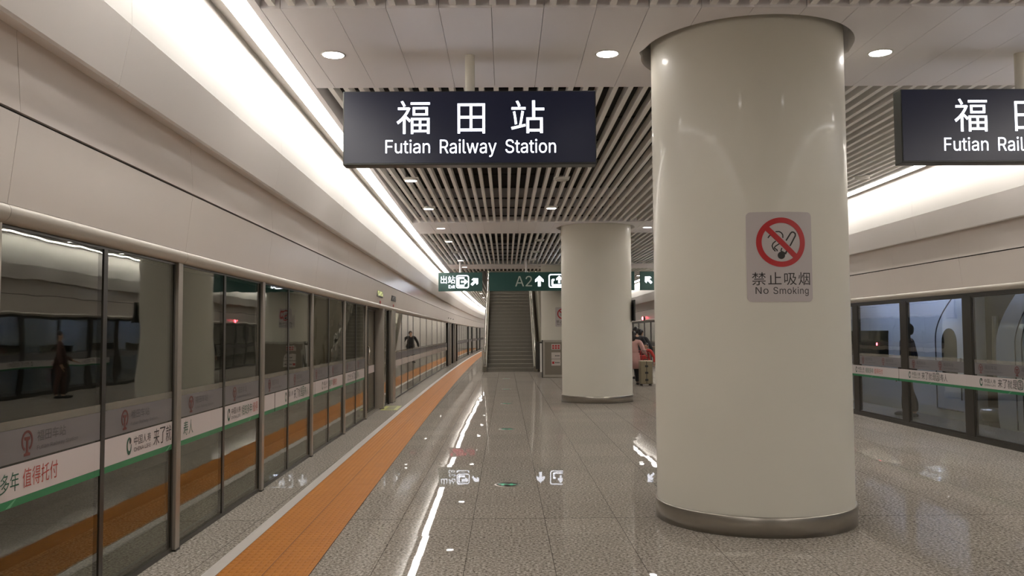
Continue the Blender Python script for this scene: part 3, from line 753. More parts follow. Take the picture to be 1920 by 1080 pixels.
def banner(side, ys, kind, label, a, b, d=.0015, z0=.735, gaps=()):
    """advert strip stuck to the glass; ys = where its logo starts, a..b its extent along the reading direction from there"""
    ym = ys if side == 'L' else ys
    loc, rz = wall_frame(side, ym)
    t = empty('advert_banner', (loc[0], loc[1], z0), label, 'banner', rz, 'advert banners on the glass screens', kind='thing')
    spans = []; p = a
    for g0, g1 in sorted(gaps):
        if g1 > p and g0 < b: spans.append((p, g0)); p = g1
    spans.append((p, b))
    mb = MB(); gb = MB()
    for s0, s1 in spans:
        if s1-s0 < .02: continue
        mb.box(d, d+.001, s0, s1, .038, .20); gb.box(d, d+.001, s0, s1, 0, .0375)
    mb.build('white_band', M['band'], t); gb.build('green_stripe', M['green'], t)
    e = d + .0022
    def clear(p0, p1): return all(g1 <= p0 or g0 >= p1 for g0, g1 in gaps) and p0 >= a and p1 <= b
    if clear(-.05, .06):
        lg = MB(); n = 26; vs = []; fs = []                      # an open green ring, thick at left, with a grey drop in its gap
        for i in range(n+1):
            an = math.radians(70 + 300*i/n); th = .010 + .013*math.sin(math.pi*i/n)
            for r in (.048-th, .048): vs.append((r*math.cos(an)*.78, .118+r*math.sin(an)*1.15, 0))
        for i in range(n): fs.append((2*i, 2*i+1, 2*i+3, 2*i+2))
        lg.add(vs, fs); put('logo_ring', raw(lg), M['inkgreen'], t, MX_SIDE, Vector((e, .0, 0)))
        dr = MB(); dr.prism([(.017+.014*math.cos(i*.5236), .150+.02*math.sin(i*.5236)) for i in range(12)], 'z', 0, .0005); put('logo_drop', raw(dr), M['greyink'], t, MX_SIDE, Vector((e, 0, 0)))
    def letters(nm, me, m):
        put(nm, me, m, t, MX_SIDE, Vector((e, 0, 0)))
    def chars(nm, body, x0, pitch, w_, z0_, z1_, m, weight=0):
        keep = [(i, ch) for i, ch in enumerate(body) if clear(x0+i*pitch, x0+i*pitch+w_)]
        if not keep: return
        bm = bmesh.new()
        for i, ch in keep: bm.from_mesh(fit_text(ch, x0+i*pitch, x0+i*pitch+w_, z0_, z1_, weight=weight))
        me = bpy.data.meshes.new(nm); bm.to_mesh(me); bm.free(); letters(nm, me, m)
    chars('company_name', '中国人寿', .075, .072, .062, .112, .168, M['ink'], .004)
    if clear(.07, .36): letters('company_name_english', fit_text('CHINA LIFE', .075, .35, .072, .098, weight=0), M['ink'])
    if kind == 'A':
        chars('slogan', '来了就', .40, .112, .102, .068, .180, M['ink'], .005)
        chars('slogan', '是国', .736, .112, .102, .068, .185, M['inkgreen'] if side == 'L' else M['ink'], .004)
        if clear(.84, .97):
            rr = MB(); rr.ring2(.900, .126, .062, .067, 0, .0005, 28); letters('slogan_circle', raw(rr), M['inkgreen'])
        chars('slogan', '寿人', .975, .11, .10, .068, .175, M['inkgreen'] if side == 'L' else M['ink'], .004)
    else:
        chars('slogan', '相知多年', .40, .086, .078, .075, .168, M['inkgreen'], .004)
        chars('slogan', '值得托付', .77, .088, .080, .075, .168, M['inkred'], .004)
    lf = MB(); lf.prism([(.62, .002), (.70, .036), (.715, .036), (.66, .002)], 'z', 0, .0006)
    if clear(.60, .73): letters('leaf_mark', raw(lf), M['leafgreen'])
    return t

# left edge: steel posts with two panes between each pair
POSTS = [-3.25, -.85, 1.55, 3.95, 6.33, 8.68, 11.08, 13.53, 15.86]
MIDS = [-2.05, .35, 2.75, 5.14, 7.47, 9.85, 12.30, 14.75]
PWD = .085
for i, y in enumerate(POSTS):
    nm = 'steel screen post of the left glass wall, ' + ('behind the viewer' if y < 0 else 'out of view beside the viewer' if y < 3 else ['at the left picture edge', 'silver and nearest in view', 'second silver one in view', 'third silver one in view', 'fourth silver one in view', 'last before the recessed door'][i-3])
    if y < 3: nm += ', ' + ORD[i]
    post('L', y, PWD if i < 8 else .10, -.03, .03, M['post'], nm, 'post', 'steel posts of the left screen')
cnt = 0
for i in range(8):
    for a, b in ((POSTS[i]+PWD/2, MIDS[i]), (MIDS[i], POSTS[i+1]-PWD/2)):
        vis = b > 3.9
        lb = ('left screen glass pane, %s in view from the camera towards the recessed door' % ORD[cnt-5]) if vis and cnt >= 5 else 'left screen glass pane beside or behind the camera, %s of these' % ORD[cnt]
        glass_panel('L', a, b, lb, 'left screen panes before the door', words=b > 2); cnt += 1
# recessed sliding door
t = empty('sliding_door', wall_frame('L', 16.93, -.11)[0], 'recessed glass platform door in the left screen, nearest door in view', 'door', wall_frame('L', 16.93)[1], kind='thing')
for s, (a, b) in enumerate(((-1.0, -.004), (.004, .98))):
    mb = MB(); mb.box(-.012, 0, a+.05, b-.05, .06, 2.03); lf = mb.build('leaf_pane', M['glass'], t)
    mb = MB(); mb.box(-.03, .008, a, a+.05, .02, 2.085); mb.box(-.03, .008, b-.05, b, .02, 2.085); mb.box(-.03, .008, a+.05, b-.05, .02, .06); mb.box(-.03, .008, a+.05, b-.05, 2.03, 2.085); mb.build('leaf_frame', M['darkframe'], t)
    mb = MB(); mb.box(.0005, .0015, a+.06, b-.06, .775, .925); mb.build('white_band', M['band'], t)
mb = MB(); mb.tube([(.012, -.09, .95), (.045, -.09, .97), (.045, -.09, 1.30), (.012, -.09, 1.32)], .012, 8); mb.build('handle', M['rail'], t)
mb = MB(); mb.box(-.05, .10, -1.0, .98, .0005, .018); mb.build('threshold', M['steel'], t)
post('L', 18.02, .11, -.12, .075, M['post'], 'steel post closing the recessed door of the left screen', 'post', 'door posts of the left screen')
glass_panel('L', 18.08, 19.18, 'narrow glass pane between the recessed door and wide post', 'left screen panes by the door', frost=False)
post('L', 19.35, .28, -.10, .03, M['darkframe'], 'dark post beside the wide steel post of the left screen', 'post', 'door posts of the left screen')
post('L', 19.78, .50, -.10, .085, M['post'], 'wide grey steel post of the left screen beyond the door', 'post', 'door posts of the left screen')
FAR = [20.06, 22.1, 23.7, 25.2, 27.5, 29.9, 32.4, 35.0, 37.4, 39.5, 41.2]
for i in range(len(FAR)-1): glass_panel('L', FAR[i], FAR[i+1], 'glass pane of the left screen, %s beyond the wide post' % ORD[i], 'left screen panes beyond the door', words=False)
mb_loc = wall_frame('L', 30.6)
t = empty('advert_banner', (mb_loc[0][0], mb_loc[0][1], .745), 'long pale advert strip along the far panes of the left screen', 'banner', mb_loc[1], 'advert banners on the glass screens', kind='thing')
mb = MB(); ys_ = [20.1+i*1.05 for i in range(21)]
c_, s_ = math.cos(mb_loc[1]), math.sin(mb_loc[1])
def to_local(x, y): dx, dy = x-mb_loc[0][0], y-mb_loc[0][1]; return (dx*c_+dy*s_, -dx*s_+dy*c_)
vs = []; fs = []
for y in ys_:
    lx, ly = to_local(LX(y)+.004, y); vs += [(lx, ly, .03), (lx, ly, .185)]
for i in range(len(ys_)-1): fs.append((2*i, 2*i+1, 2*i+3, 2*i+2))
mb.add(vs, fs); mb.build('white_band', M['sheet'], t)
for k, (y, w_) in enumerate(((41.75, .9), (43.4, .5), (45.6, .4), (47.4, .4), (49.35, .55))): post('L', y, w_, -.1, .06, M['post'] if k in (1, 3) else M['darkframe'], 'far door post of the left screen, %s of the distant group' % ORD[k], 'post', 'distant door posts of the left screen')
for k, (a, b) in enumerate(((42.4, 43.1), (43.7, 45.35), (45.85, 47.15), (47.65, 49.05))): glass_panel('L', a, b, 'far left screen pane between the distant door posts, %s of four' % ORD[k], 'distant panes between posts', words=False, recess=-.05)
y = 49.75; k = 0
while y < Y1-3:
    glass_panel('L', y, y+2.6, 'far glass pane beyond the distant door posts, %s onwards' % ORD[k], 'farthest left screen panes', words=False)
    if k in (5, 7, 10, 12): post('L', y-.27, .5, -.1, .06, M['darkframe'], 'farthest dark post of the left screen beside the %s far pane' % ORD[k], 'post', 'farthest posts of the left screen')
    y += 2.6 + (.54 if k+1 in (5, 7, 10, 12) else .0); k += 1

def post_gaps(ys, sign=1): return [(y-PWD/2-ys-.002, y+PWD/2-ys+.002) for y in POSTS] + [(y-.028-ys, y+.028-ys) for y in MIDS]
LB = [(1.32, 'A', 'beside the viewer'), (3.50, 'B', 'ending at the left picture edge'), (5.52, 'A', 'nearest whole one in view, crossed by the nearest silver post'), (7.62, 'B', 'second whole one in view with red words'), (9.74, 'A', 'third whole one in view'), (11.85, 'B', 'fourth one in view'), (13.97, 'A', 'fifth one in view, ending at the recessed door')]
for ys, kd, nm in LB:
    end = 1.62 if ys < 13 else 1.78
    banner('L', ys, kd, 'left screen advert strip, ' + nm, -.48 if ys > 1.5 else -.4, end, gaps=post_gaps(ys), d=.0022)

# door indicators on the left fascia
def fascia_at(z): return .052+(z-2.172)/(2.588-2.172)*.048
def fascia_panel_obj(name, y, z, ln, h, m, label, cat, lamp=False):
    loc, rz = wall_frame('L', y, fascia_at(z)); t = empty(name, (loc[0], loc[1], z), label, cat, rz)
    mb = MB(); mb.box(-.03, .006, -ln/2, ln/2, -h/2, h/2); mb.build('case', M['signcase'], t, bevel=.003)
    mb = MB(); mb.box(.0062, .008, -ln/2+.02, ln/2-.02, -h/2+.025, h/2-.025); sc = mb.build('screen', m, t)
    mb = MB()
    for i in range(7):
        for j in range(3):
            if (i*5+j*3) % 4: mb.box(.0081, .009, -ln/2+.05+i*.11, -ln/2+.05+i*.11+.07, -h/2+.033+j*.03, -h/2+.052+j*.03)
    mb.build('dot_rows', M['leddots'] if m is M['led'] else M['dark'], sc)
    return t
fascia_panel_obj('door_display', 17.35, 2.375, .85, .15, M['led'], 'small yellow-green lit display on the left fascia over the recessed door', 'display')
fascia_panel_obj('door_display', 19.7, 2.375, .85, .15, M['ledoff'], 'small unlit grey display on the left fascia over the wide post', 'display')
for y, nm in ((17.5, 'under the lit door display'), (19.8, 'under the unlit door display')):
    loc, rz = wall_frame('L', y, fascia_at(2.2)); t = empty('door_lamp', (loc[0], loc[1], 2.205), 'small red door lamp on the left fascia ' + nm, 'lamp', rz, 'red door lamps')
    mb = MB(); mb.sphere((.006, 0, 0), .012, .10, .036, 12, 6); mb.build('lens', M['dimred'], t)
    mb = MB(); mb.box(-.02, .006, -.10, .10, -.052, .052); mb.build('base', M['poster'], t)
for y in (41.5, 43.2, 45.2):
    loc, rz = wall_frame('L', y, fascia_at(2.3)); t = empty('door_lamp', (loc[0], loc[1], 2.31), 'tiny dark fitting on the far left fascia at the distant door posts', 'lamp', rz, 'distant fascia fittings')
    mb = MB(); mb.box(-.02, .02, -.25, .25, -.03, .03); mb.build('case', M['dark'], t)
# floor sticker by the door
t = empty('floor_sticker', (-2.42, 18.2, .0006), 'yellow-green queue sticker on the floor before the recessed door', 'sticker', .02)
mb = MB(); mb.box(-.17, .17, -.5, .5, 0, .002); mb.build('sheet', M['sticker'], t)
mb = MB()
for i in range(4): mb.box(-.09, .09, -.38+i*.2, -.26+i*.2, .0021, .0026)
mb.build('print', M['ink'], t)

# right edge: wide dark posts, advert strip passing in front of them
RP = [12.2 + 1.95*k for k in range(-8, 38)]
for i, y in enumerate(RP):
    if i < len(RP)-1:
        n_ = ORD[i] if i < len(ORD) else 'last'
        vis = i in (8, 9, 10)
        lb = {8: 'glass pane of the right platform screen between the two dark posts in view', 9: 'glass pane of the right platform screen just beside the large pillar', 7: 'glass pane of the right platform screen at the right picture edge'}.get(i, 'glass pane of the right platform screen, %s along its length' % n_)
        glass_panel('R', y+.11, RP[i+1]-.11, lb, 'right screen panes', words=(5 < i < 12), bottom=.06, top=2.04)
    lb = {8: 'dark post of the right screen nearest the right picture edge', 9: 'dark post of the right screen nearer the large pillar'}.get(i, 'dark post of the right screen, %s along its length' % (ORD[i] if i < len(ORD) else 'one of the last'+str(i)))
    post('R', y, .22, -.05, .012, M['darkframe'], lb, 'post', 'dark posts of the right screen')
for nm, z0, z1, lbl in (('screen_sill', .0005, .062, 'dark sill rail under the right glass screen'), ('overhead_rail', 2.04, 2.086, 'dark head rail over the right glass screen')):
    mb = MB(); sweep(mb, 'R', [(-.06, z0), (.016, z0), (.016, z1), (-.06, z1)], RP[0], RP[-1]); o = mb.build(nm, M['darkframe']); tag(o, lbl, 'rail', kind='thing')
mb = MB(); sweep(mb, 'L', [(-.08, 0.0003), (-.05, 0.0003), (-.05, .05), (-.08, .05)], Y0, 15.85); o = mb.build('screen_sill', M['darkframe']); tag(o, 'dark sill rail under the left glass screen before the recessed door', 'rail', kind='thing')
mb = MB(); sweep(mb, 'L', [(-.16, 0.0003), (-.13, 0.0003), (-.13, .05), (-.16, .05)], 18.1, Y1); o = mb.build('screen_sill', M['darkframe']); tag(o, 'dark sill rail under the left glass screen beyond the recessed door', 'rail', kind='thing')
mb = MB(); sweep(mb, 'L', [(-.10, 2.06), (-.035, 2.06), (-.035, 2.0995), (-.10, 2.0995)], Y0, Y1); o = mb.build('overhead_rail', M['darkframe']); tag(o, 'dark head rail over the left glass screen', 'rail', kind='thing')
RB = [(11.88, 'A', -.42, 1.72, 'at the right picture edge'), (13.97, 'A', -.38, 1.70, 'between the two dark posts'), (16.08, 'B', -.42, 1.72, 'beside the large pillar'), (18.2, 'A', -.42, 1.70, 'hidden behind the large pillar'), (20.3, 'B', -.42, 1.68, 'second behind the large pillar'), (9.78, 'B', -.42, 1.68, 'just outside the right picture edge'), (7.68, 'A', -.42, 1.68, 'beside the viewer')]
for ys, kd, a, b, nm in RB: banner('R', ys, kd, 'right screen advert strip, ' + nm, a, b, d=.014, z0=.725)
for k in range(12):
    ys = 22.4+k*2.1; banner('R', ys, 'B' if k % 2 else 'A', 'advert strip on the right glass screen, %s far one beyond the large pillar' % ORD[k], -.42, 1.68, d=.014, z0=.725) if k < 3 else None
# red lamp on the far right fascia
t = empty('door_lamp', (RX(41)-.10, 41.0, 2.23), 'bright red lamp on the far right fascia above the waiting people', 'lamp')
mb = MB(); mb.sphere((-.03, 0, 0), .05, .09, .085, 14, 8); mb.build('lens', M['redlamp'], t)
mb = MB(); mb.box(-.03, .06, -.12, .12, -.10, .10); mb.build('base', M['signcase'], t)

# ================================================================== TRAIN beyond the right screen
TX = 8.2
def body_profile(n=28):
    p = [(TX+.10, -.35), (TX+.02, -.05), (TX, .12), (TX, 1.30)]
    for i in range(1, n+1):
        a = i/n*math.pi/2; p.append((TX+1.55*(1-math.cos(a)), 1.30+2.45*math.sin(a)))
    return p
def carbody(mb, y0, y1, lean0=0, lean1=0):
    pr = body_profile(); n = len(pr)
    def yy(y, lean, z): return y + lean*max(0, (z-1.35))**1.6
    vs = [(x, yy(y0, lean0, z), z) for x, z in pr] + [(x, yy(y1, lean1, z), z) for x, z in pr]
    vs += [(TX+3.2, y0, -.35), (TX+3.2, y0, 3.75), (TX+3.2, y1, -.35), (TX+3.2, y1, 3.75)]
    fs = [(i, i+1, n+i+1, n+i) for i in range(n-1)]
    fs += [(n-1, 2*n+1, 2*n+3, 2*n-1), tuple(range(n)) + (2*n+1, 2*n), tuple(range(n, 2*n))[::-1] + (2*n+2, 2*n+3), (0, 2*n, 2*n+2, n)]
    mb.add(vs, fs)
def side_plate(mb, y0, y1, z0, z1, off=.004):
    mb.box(TX-off, TX+.02, y0, y1, z0, z1)
t = empty('train_car', (0, 0, 0), 'white train car with dark oval door window behind the right glass screen', 'train car', group='train cars')
mb = MB(); carbody(mb, 15.37, 40.0); mb.build('body', M['train'], t)
mb = MB(); side_plate(mb, 18.39, 21.6, .95, 1.30); 
mb.add([(TX-.004, 18.39, 1.30), (TX-.004, 21.6, 1.30), (TX+.008, 21.6, 1.565), (TX+.008, 18.39, 1.565), (TX+.1, 18.39, 1.30), (TX+.1, 21.6, 1.30), (TX+.1, 21.6, 1.565), (TX+.1, 18.39, 1.565)], [(0,1,2,3),(4,7,6,5),(0,3,7,4),(1,5,6,2),(3,2,6,7),(0,4,5,1)])
mb.build('window', M['trainwin'], t)
for k in range(5):
    mb = MB(); side_plate(mb, 23.0+k*3.2, 25.2+k*3.2, .95, 1.30); mb.build('window', M['trainwin'], t)
dr = MB(); pts = [(15.59, .70), (16.13, .70), (16.13, 1.33)] + [(15.86+.27*math.cos(a*math.pi/10), 1.33+.27*math.sin(a*math.pi/10)) for a in range(1, 10)] + [(15.59, 1.33)]
dr.prism([(p[0], p[1]) for p in pts], 'x', TX-.005, TX+.05); dr.build('door_window', M['trainwin'], t)
def body_x(z):
    if z < 1.30: return TX
    a = math.asin(min(1, (z-1.30)/2.45)); return TX+1.55*(1-math.cos(a))
sm = MB(); path = [(body_x(z)-.002, 16.36 - (max(0, z-1.45)**1.7)*.85, z) for z in [.10, .5, 1.0, 1.3] + [1.36+.07*i for i in range(15)]]
sm.tube(path, .013, 6); sm.tube([(TX-.002, 16.36, .10), (TX-.002, 15.42, .10)], .013, 6); sm.build('door_seam', M['trainseam'], t)
me = fit_text('25 001', -.20, .20, 0, .105); put('car_number', me, M['trainink'], t, MX_SIDE @ Matrix.Identity(4), Vector((0, 0, 0)))
cn = t.children[-1]; cn.rotation_euler = (0, 0, math.pi); cn.location = (TX-.004, 18.2, .20)
hd = MB(); hd.box(TX-.012, TX+.01, 15.45, 15.49, .98, 1.06); hd.box(TX-.012, TX+.01, 15.46, 15.48, .30, .62); hd.build('door_handle', M['trainseam'], t)
lp = MB(); lp.sphere((TX-.006, 18.95, 1.27), .012, .03, .035, 10, 6); lp.build('side_lamp', M['redlamp'], t)
t = empty('train_car', (0, 0, 0), 'white sloping nose of the next train car at the right picture edge', 'train car', group='train cars')
mb = MB(); carbody(mb, -12.0, 14.34, 0, -.65); mb.build('body', M['train'], t)
sm = MB()
for y_ in (13.80, 13.62): sm.tube([(body_x(z)-.002, y_ - .65*max(0, z-1.35)**1.6, z) for z in [-.05, .5, 1.0, 1.3] + [1.36+.07*i for i in range(16)]], .010, 6)
sm.build('body_seam', M['trainseam'], t)
for k in range(4):
    mb = MB(); side_plate(mb, 1.0+k*2.6, 2.7+k*2.6, .95, 1.30); mb.build('window', M['trainwin'], t)
t = empty('car_coupling', (TX+.5, 14.85, -.3), 'dark brown coupling gear in the gap between the train cars', 'coupling')
mb = MB(); mb.box(-.1, 1.0, -.5, .5, .1, 3.4); mb.build('gangway', M['coupler'], t)
mb = MB(); mb.lathe([(.0, .28), (.24, .30), (.28, .42), (.26, .5), (0, .52)], (-.22, 0, 0), 18); mb.build('buffer', M['steel'], t)
mb = MB(); mb.tube([(-.16, .1, 1.0), (-.2, .05, 1.5), (-.14, .12, 2.1)], .05, 8); mb.build('hose', M['post'], t)
for k, y_ in enumerate((1, 6, 11, 16.2, 18.3, 23, 28, 33)):
    t = empty('track_light', (7.35, y_, 2.9), 'cool white tube light above the right track, %s along the train' % ORD[k], 'light', group='track lights')
    mb = MB(); mb.box(-.05, .05, -.6, .6, 0, .06); mb.build('housing', M['white'], t)
    mb = MB(); mb.tube([(0, -.58, -.02), (0, .58, -.02)], .022, 10); mb.build('tube', M['tracklamp'], t)
    mb = MB(); mb.box(-.012, .012, -.012, .012, .06, 1.6); mb.build('hanger', M['dark'], t)

# ================================================================== FLOOR MARKERS
def marker():
    t = empty('floor_marker', (0, 0, 0))
    mb = MB(); mb.lathe([(.112, .0005), (.135, .0005), (.132, .005), (.112, .005)], n=40); mb.build('rim', M['steel'], t)
    mb = MB(); mb.lathe([(0, .0035), (.112, .0035), (.112, .0005)], n=40); mb.build('disc', M['dark'], t)
    mb = MB()
    for x, a in ((-.045, 0), (.045, math.pi)):
        mb.prism(arrow_pts(x, 0, .11, a), 'z', .0036, .0048)
    mb.build('arrows', M['exitgreen'], t); return t
m0 = marker()
for i, (y, nm) in enumerate(((8.92, 'nearest, beside the large pillar'), (14.04, 'second away'), (19.12, 'level with the second pillar'), (24.0, 'fourth away'), (29.6, 'last, before the stairs'))):
    o = m0 if i == 0 else copy_tree(m0); o.location = (.005, y, 0); tag(o, 'round steel floor marker with green arrows, ' + nm, 'floor marker', 'round floor markers')

# ================================================================== STAIRS
SY = 35.0; SX0, SX1 = -.78, 1.12
t = empty('staircase', ((SX0+SX1)/2, SY, 0), 'dark granite staircase rising away between steel handrails', 'staircase')
xh = (SX1-SX0)/2; N = 30; RI, TR = .158, .30
mb = MB(); pts = []
for k in range(N): pts += [(k*TR, k*RI), (k*TR, (k+1)*RI)]
pts += [(N*TR, N*RI), (N*TR, N*RI-.6), (1.2, .0)]
mb.prism(pts, 'x', -xh, xh); mb.build('steps', M['stair'], t)
mb = MB()
for k in range(N): mb.box(-xh+.02, xh-.02, k*TR-.030, k*TR+.035, (k+1)*RI-.022, (k+1)*RI+.002)
mb.build('nosings', M['nosing'], t)
for s, nm in ((-1, 'l'), (1, 'r')):
    mb = MB(); x0, x1 = (s*xh, s*(xh+.16)); x0, x1 = min(x0, x1), max(x0, x1)
    mb.prism([(-.12, 0), (-.12, .22), (.0, .30), (N*TR, N*RI+.30), (N*TR, N*RI-.5), (1.2, 0)], 'x', x0, x1); mb.build('stringer', M['cabinet'], t)
    mb = MB(); xr = s*(xh+.06)
    mb.tube([(xr, -.20, .55), (xr, -.28, .60), (xr, -.30, .85), (xr, -.22, 1.0), (xr, .1, 1.10), (xr, N*TR, N*RI+1.02)], .026, 10); mb.tube([(xr, -.05, .62), (xr, N*TR, N*RI+.72)], .018, 8); mb.build('handrail', M['rail'], t)
    for k in range(8):
        mb = MB(); y = .02 + k*1.15; zb = y/TR*RI; mb.tube([(xr, y, max(.0, zb)+.2), (xr, y, zb+1.08)], .02, 8); mb.build('baluster', M['rail'], t)
    mb = MB()
    mb.box(xr-.012, xr+.012, -.02, .0, .2, 1.02); 
    mb.build('end_bar', M['rail'], t)
mb = MB(); mb.box(-xh-.20, -xh-.155, -.25, .25, 0, 1.02); mb.build('newel_panel', M['steel'], t)
# walls round the stair opening
o = MB(); o.box(OPEN[0]-.06, OPEN[0], OPEN[2], Y1, 3.94, 8.6); o.box(OPEN[1], OPEN[1]+.06, OPEN[2], Y1, 3.94, 8.6); o.box(OPEN[0], OPEN[1], OPEN[2], OPEN[2]+.06, 4.0, 8.6); o.box(OPEN[0]-.06, OPEN[1]+.06, OPEN[2], Y1, 8.6, 8.7); o.box(-.38, OPEN[1], 48, 48.1, 0, 3.95); o.box(OPEN[0], OPEN[1], 48, 48.1, 3.95, 8.6)
o = o.build('wall_stairwell', M['soffit']); tag(o, 'brown lining of the stair opening through the ceiling', 'wall', kind='structure')
o = MB(); o.prism([(34.7, .0), (34.7, 1.15), (48, 8.1), (48, 0)], 'x', 1.42, 1.50); o = o.build('wall_stair_side', M['brownwall']); tag(o, 'olive brown side wall right of the staircase', 'wall', kind='structure')
mb = MB(); mb.prism([(33.2, 0), (33.2, 3.9), (48, 8.1), (48, 0)], 'x', 1.52, 1.60); o = mb.build('wall_stair_back', M['brownwall']); tag(o, 'olive brown wall between staircase and farthest pillar', 'wall', kind='structure')

mb = MB(); mb.box(-.46, -.38, 42, 80, 0, 3.93); o = mb.build('wall_stair_left', M['lip']); tag(o, 'white wall under the stair flight, seen mirrored in the far left glass', 'wall', kind='structure')
for k in range(3):  # added fill lamps, brightening the stairs with light from the concourse above
    t = empty('stair_fill_light', (.2, 38.5+k*3.2, 8.55), 'added square fill light high above the staircase, %s up the flight' % ORD[k], 'light', group='added stair fill lights')
    mb = MB(); mb.box(-.32, .32, -.32, .32, -.03, .05); mb.build('frame', M['white'], t); mb = MB(); mb.box(-.3, .3, -.3, .3, -.034, -.0305); mb.build('diffuser', M['stairfill'], t)
# steel cabinet before the farthest pillar
t = empty('steel_cabinet', (2.09, 30.15, 0), 'low steel cabinet with three paper notices before the farthest pillar', 'cabinet')
mb = MB(); mb.box(-.80, .82, 0, .30, .0, 1.31); mb.build('body', M['cabinet'], t, bevel=.008)
mb = MB()
for a in ((-.80, -.73, .02, 1.31), (.75, .82, .02, 1.31), (-.73, .75, 1.24, 1.31), (-.73, .75, .02, .10)): mb.box(a[0], a[1], -.018, 0, a[2], a[3])
mb.build('frame', M['steel'], t)
for k, (z0_, z1_) in enumerate(((.98, 1.17), (.66, .88), (.42, .64))):
    mb = MB(); mb.box(-.50, -.18, -.006, -.001, z0_, z1_); nt_ = mb.build('paper_notice', M['sheet'], t)
    mb = MB()
    if k == 0:
        for i in range(3):
            for j in range(2): mb.box(-.47+i*.095, -.47+i*.095+.07, -.0085, -.0062, z0_+.02+j*.08, z0_+.08+j*.08)
        mb.build('red_print', M['red'], nt_)
    else:
        if k == 2: mb.box(-.475, -.40, -.0085, -.0062, z0_+.06, z0_+.14); mb.build('red_print', M['red'], nt_); mb = MB()
        for i in range(3): mb.box(-.37+i*.055, -.37+i*.055+.04, -.0085, -.0062, z0_+.085, z0_+.12)
        mb.build('black_print', M['greyink'], nt_)
mb = MB(); mb.box(-.90, -.835, -.03, .02, .20, 1.20); mb.build('edge_strip', M['white'], t)
mb = MB(); mb.box(-1.05, -.835, .021, .10, .3, 1.25); mb.build('side_brush', M['dark'], t)
mb = MB(); mb.box(-.835, -.80, -.03, .28, 0, 1.31); mb.build('dark_edge', M['dark'], t)

# ================================================================== PEOPLE AND LUGGAGE
def skin_mesh(name, verts, edges, rad, m, parent, sub=2, root=0):
    me = bpy.data.meshes.new(name); me.from_pydata(verts, edges, []); me.update()
    o = bpy.data.objects.new(name, me); COL.objects.link(o)
    o.modifiers.new('skin', 'SKIN'); ss = o.modifiers.new('sub', 'SUBSURF'); ss.levels = sub; ss.render_levels = sub
    for v, r in zip(me.skin_vertices[0].data, rad): v.radius = r if isinstance(r, tuple) else (r, r)
    me.skin_vertices[0].data[root].use_root = True
    bpy.context.view_layer.update()
    nm = bpy.data.meshes.new_from_object(o.evaluated_get(bpy.context.evaluated_depsgraph_get()))
    bpy.data.objects.remove(o); nm.polygons.foreach_set('use_smooth', [True]*len(nm.polygons)); nm.name = name
    return link(name, nm, parent, m)
def chain(V, E, Rr, pts, start=None):
    idx = start
    for p, r in pts:
        V.append(p); Rr.append(r); i = len(V)-1
        if idx is not None: E.append((idx, i))
        idx = i
    return idx
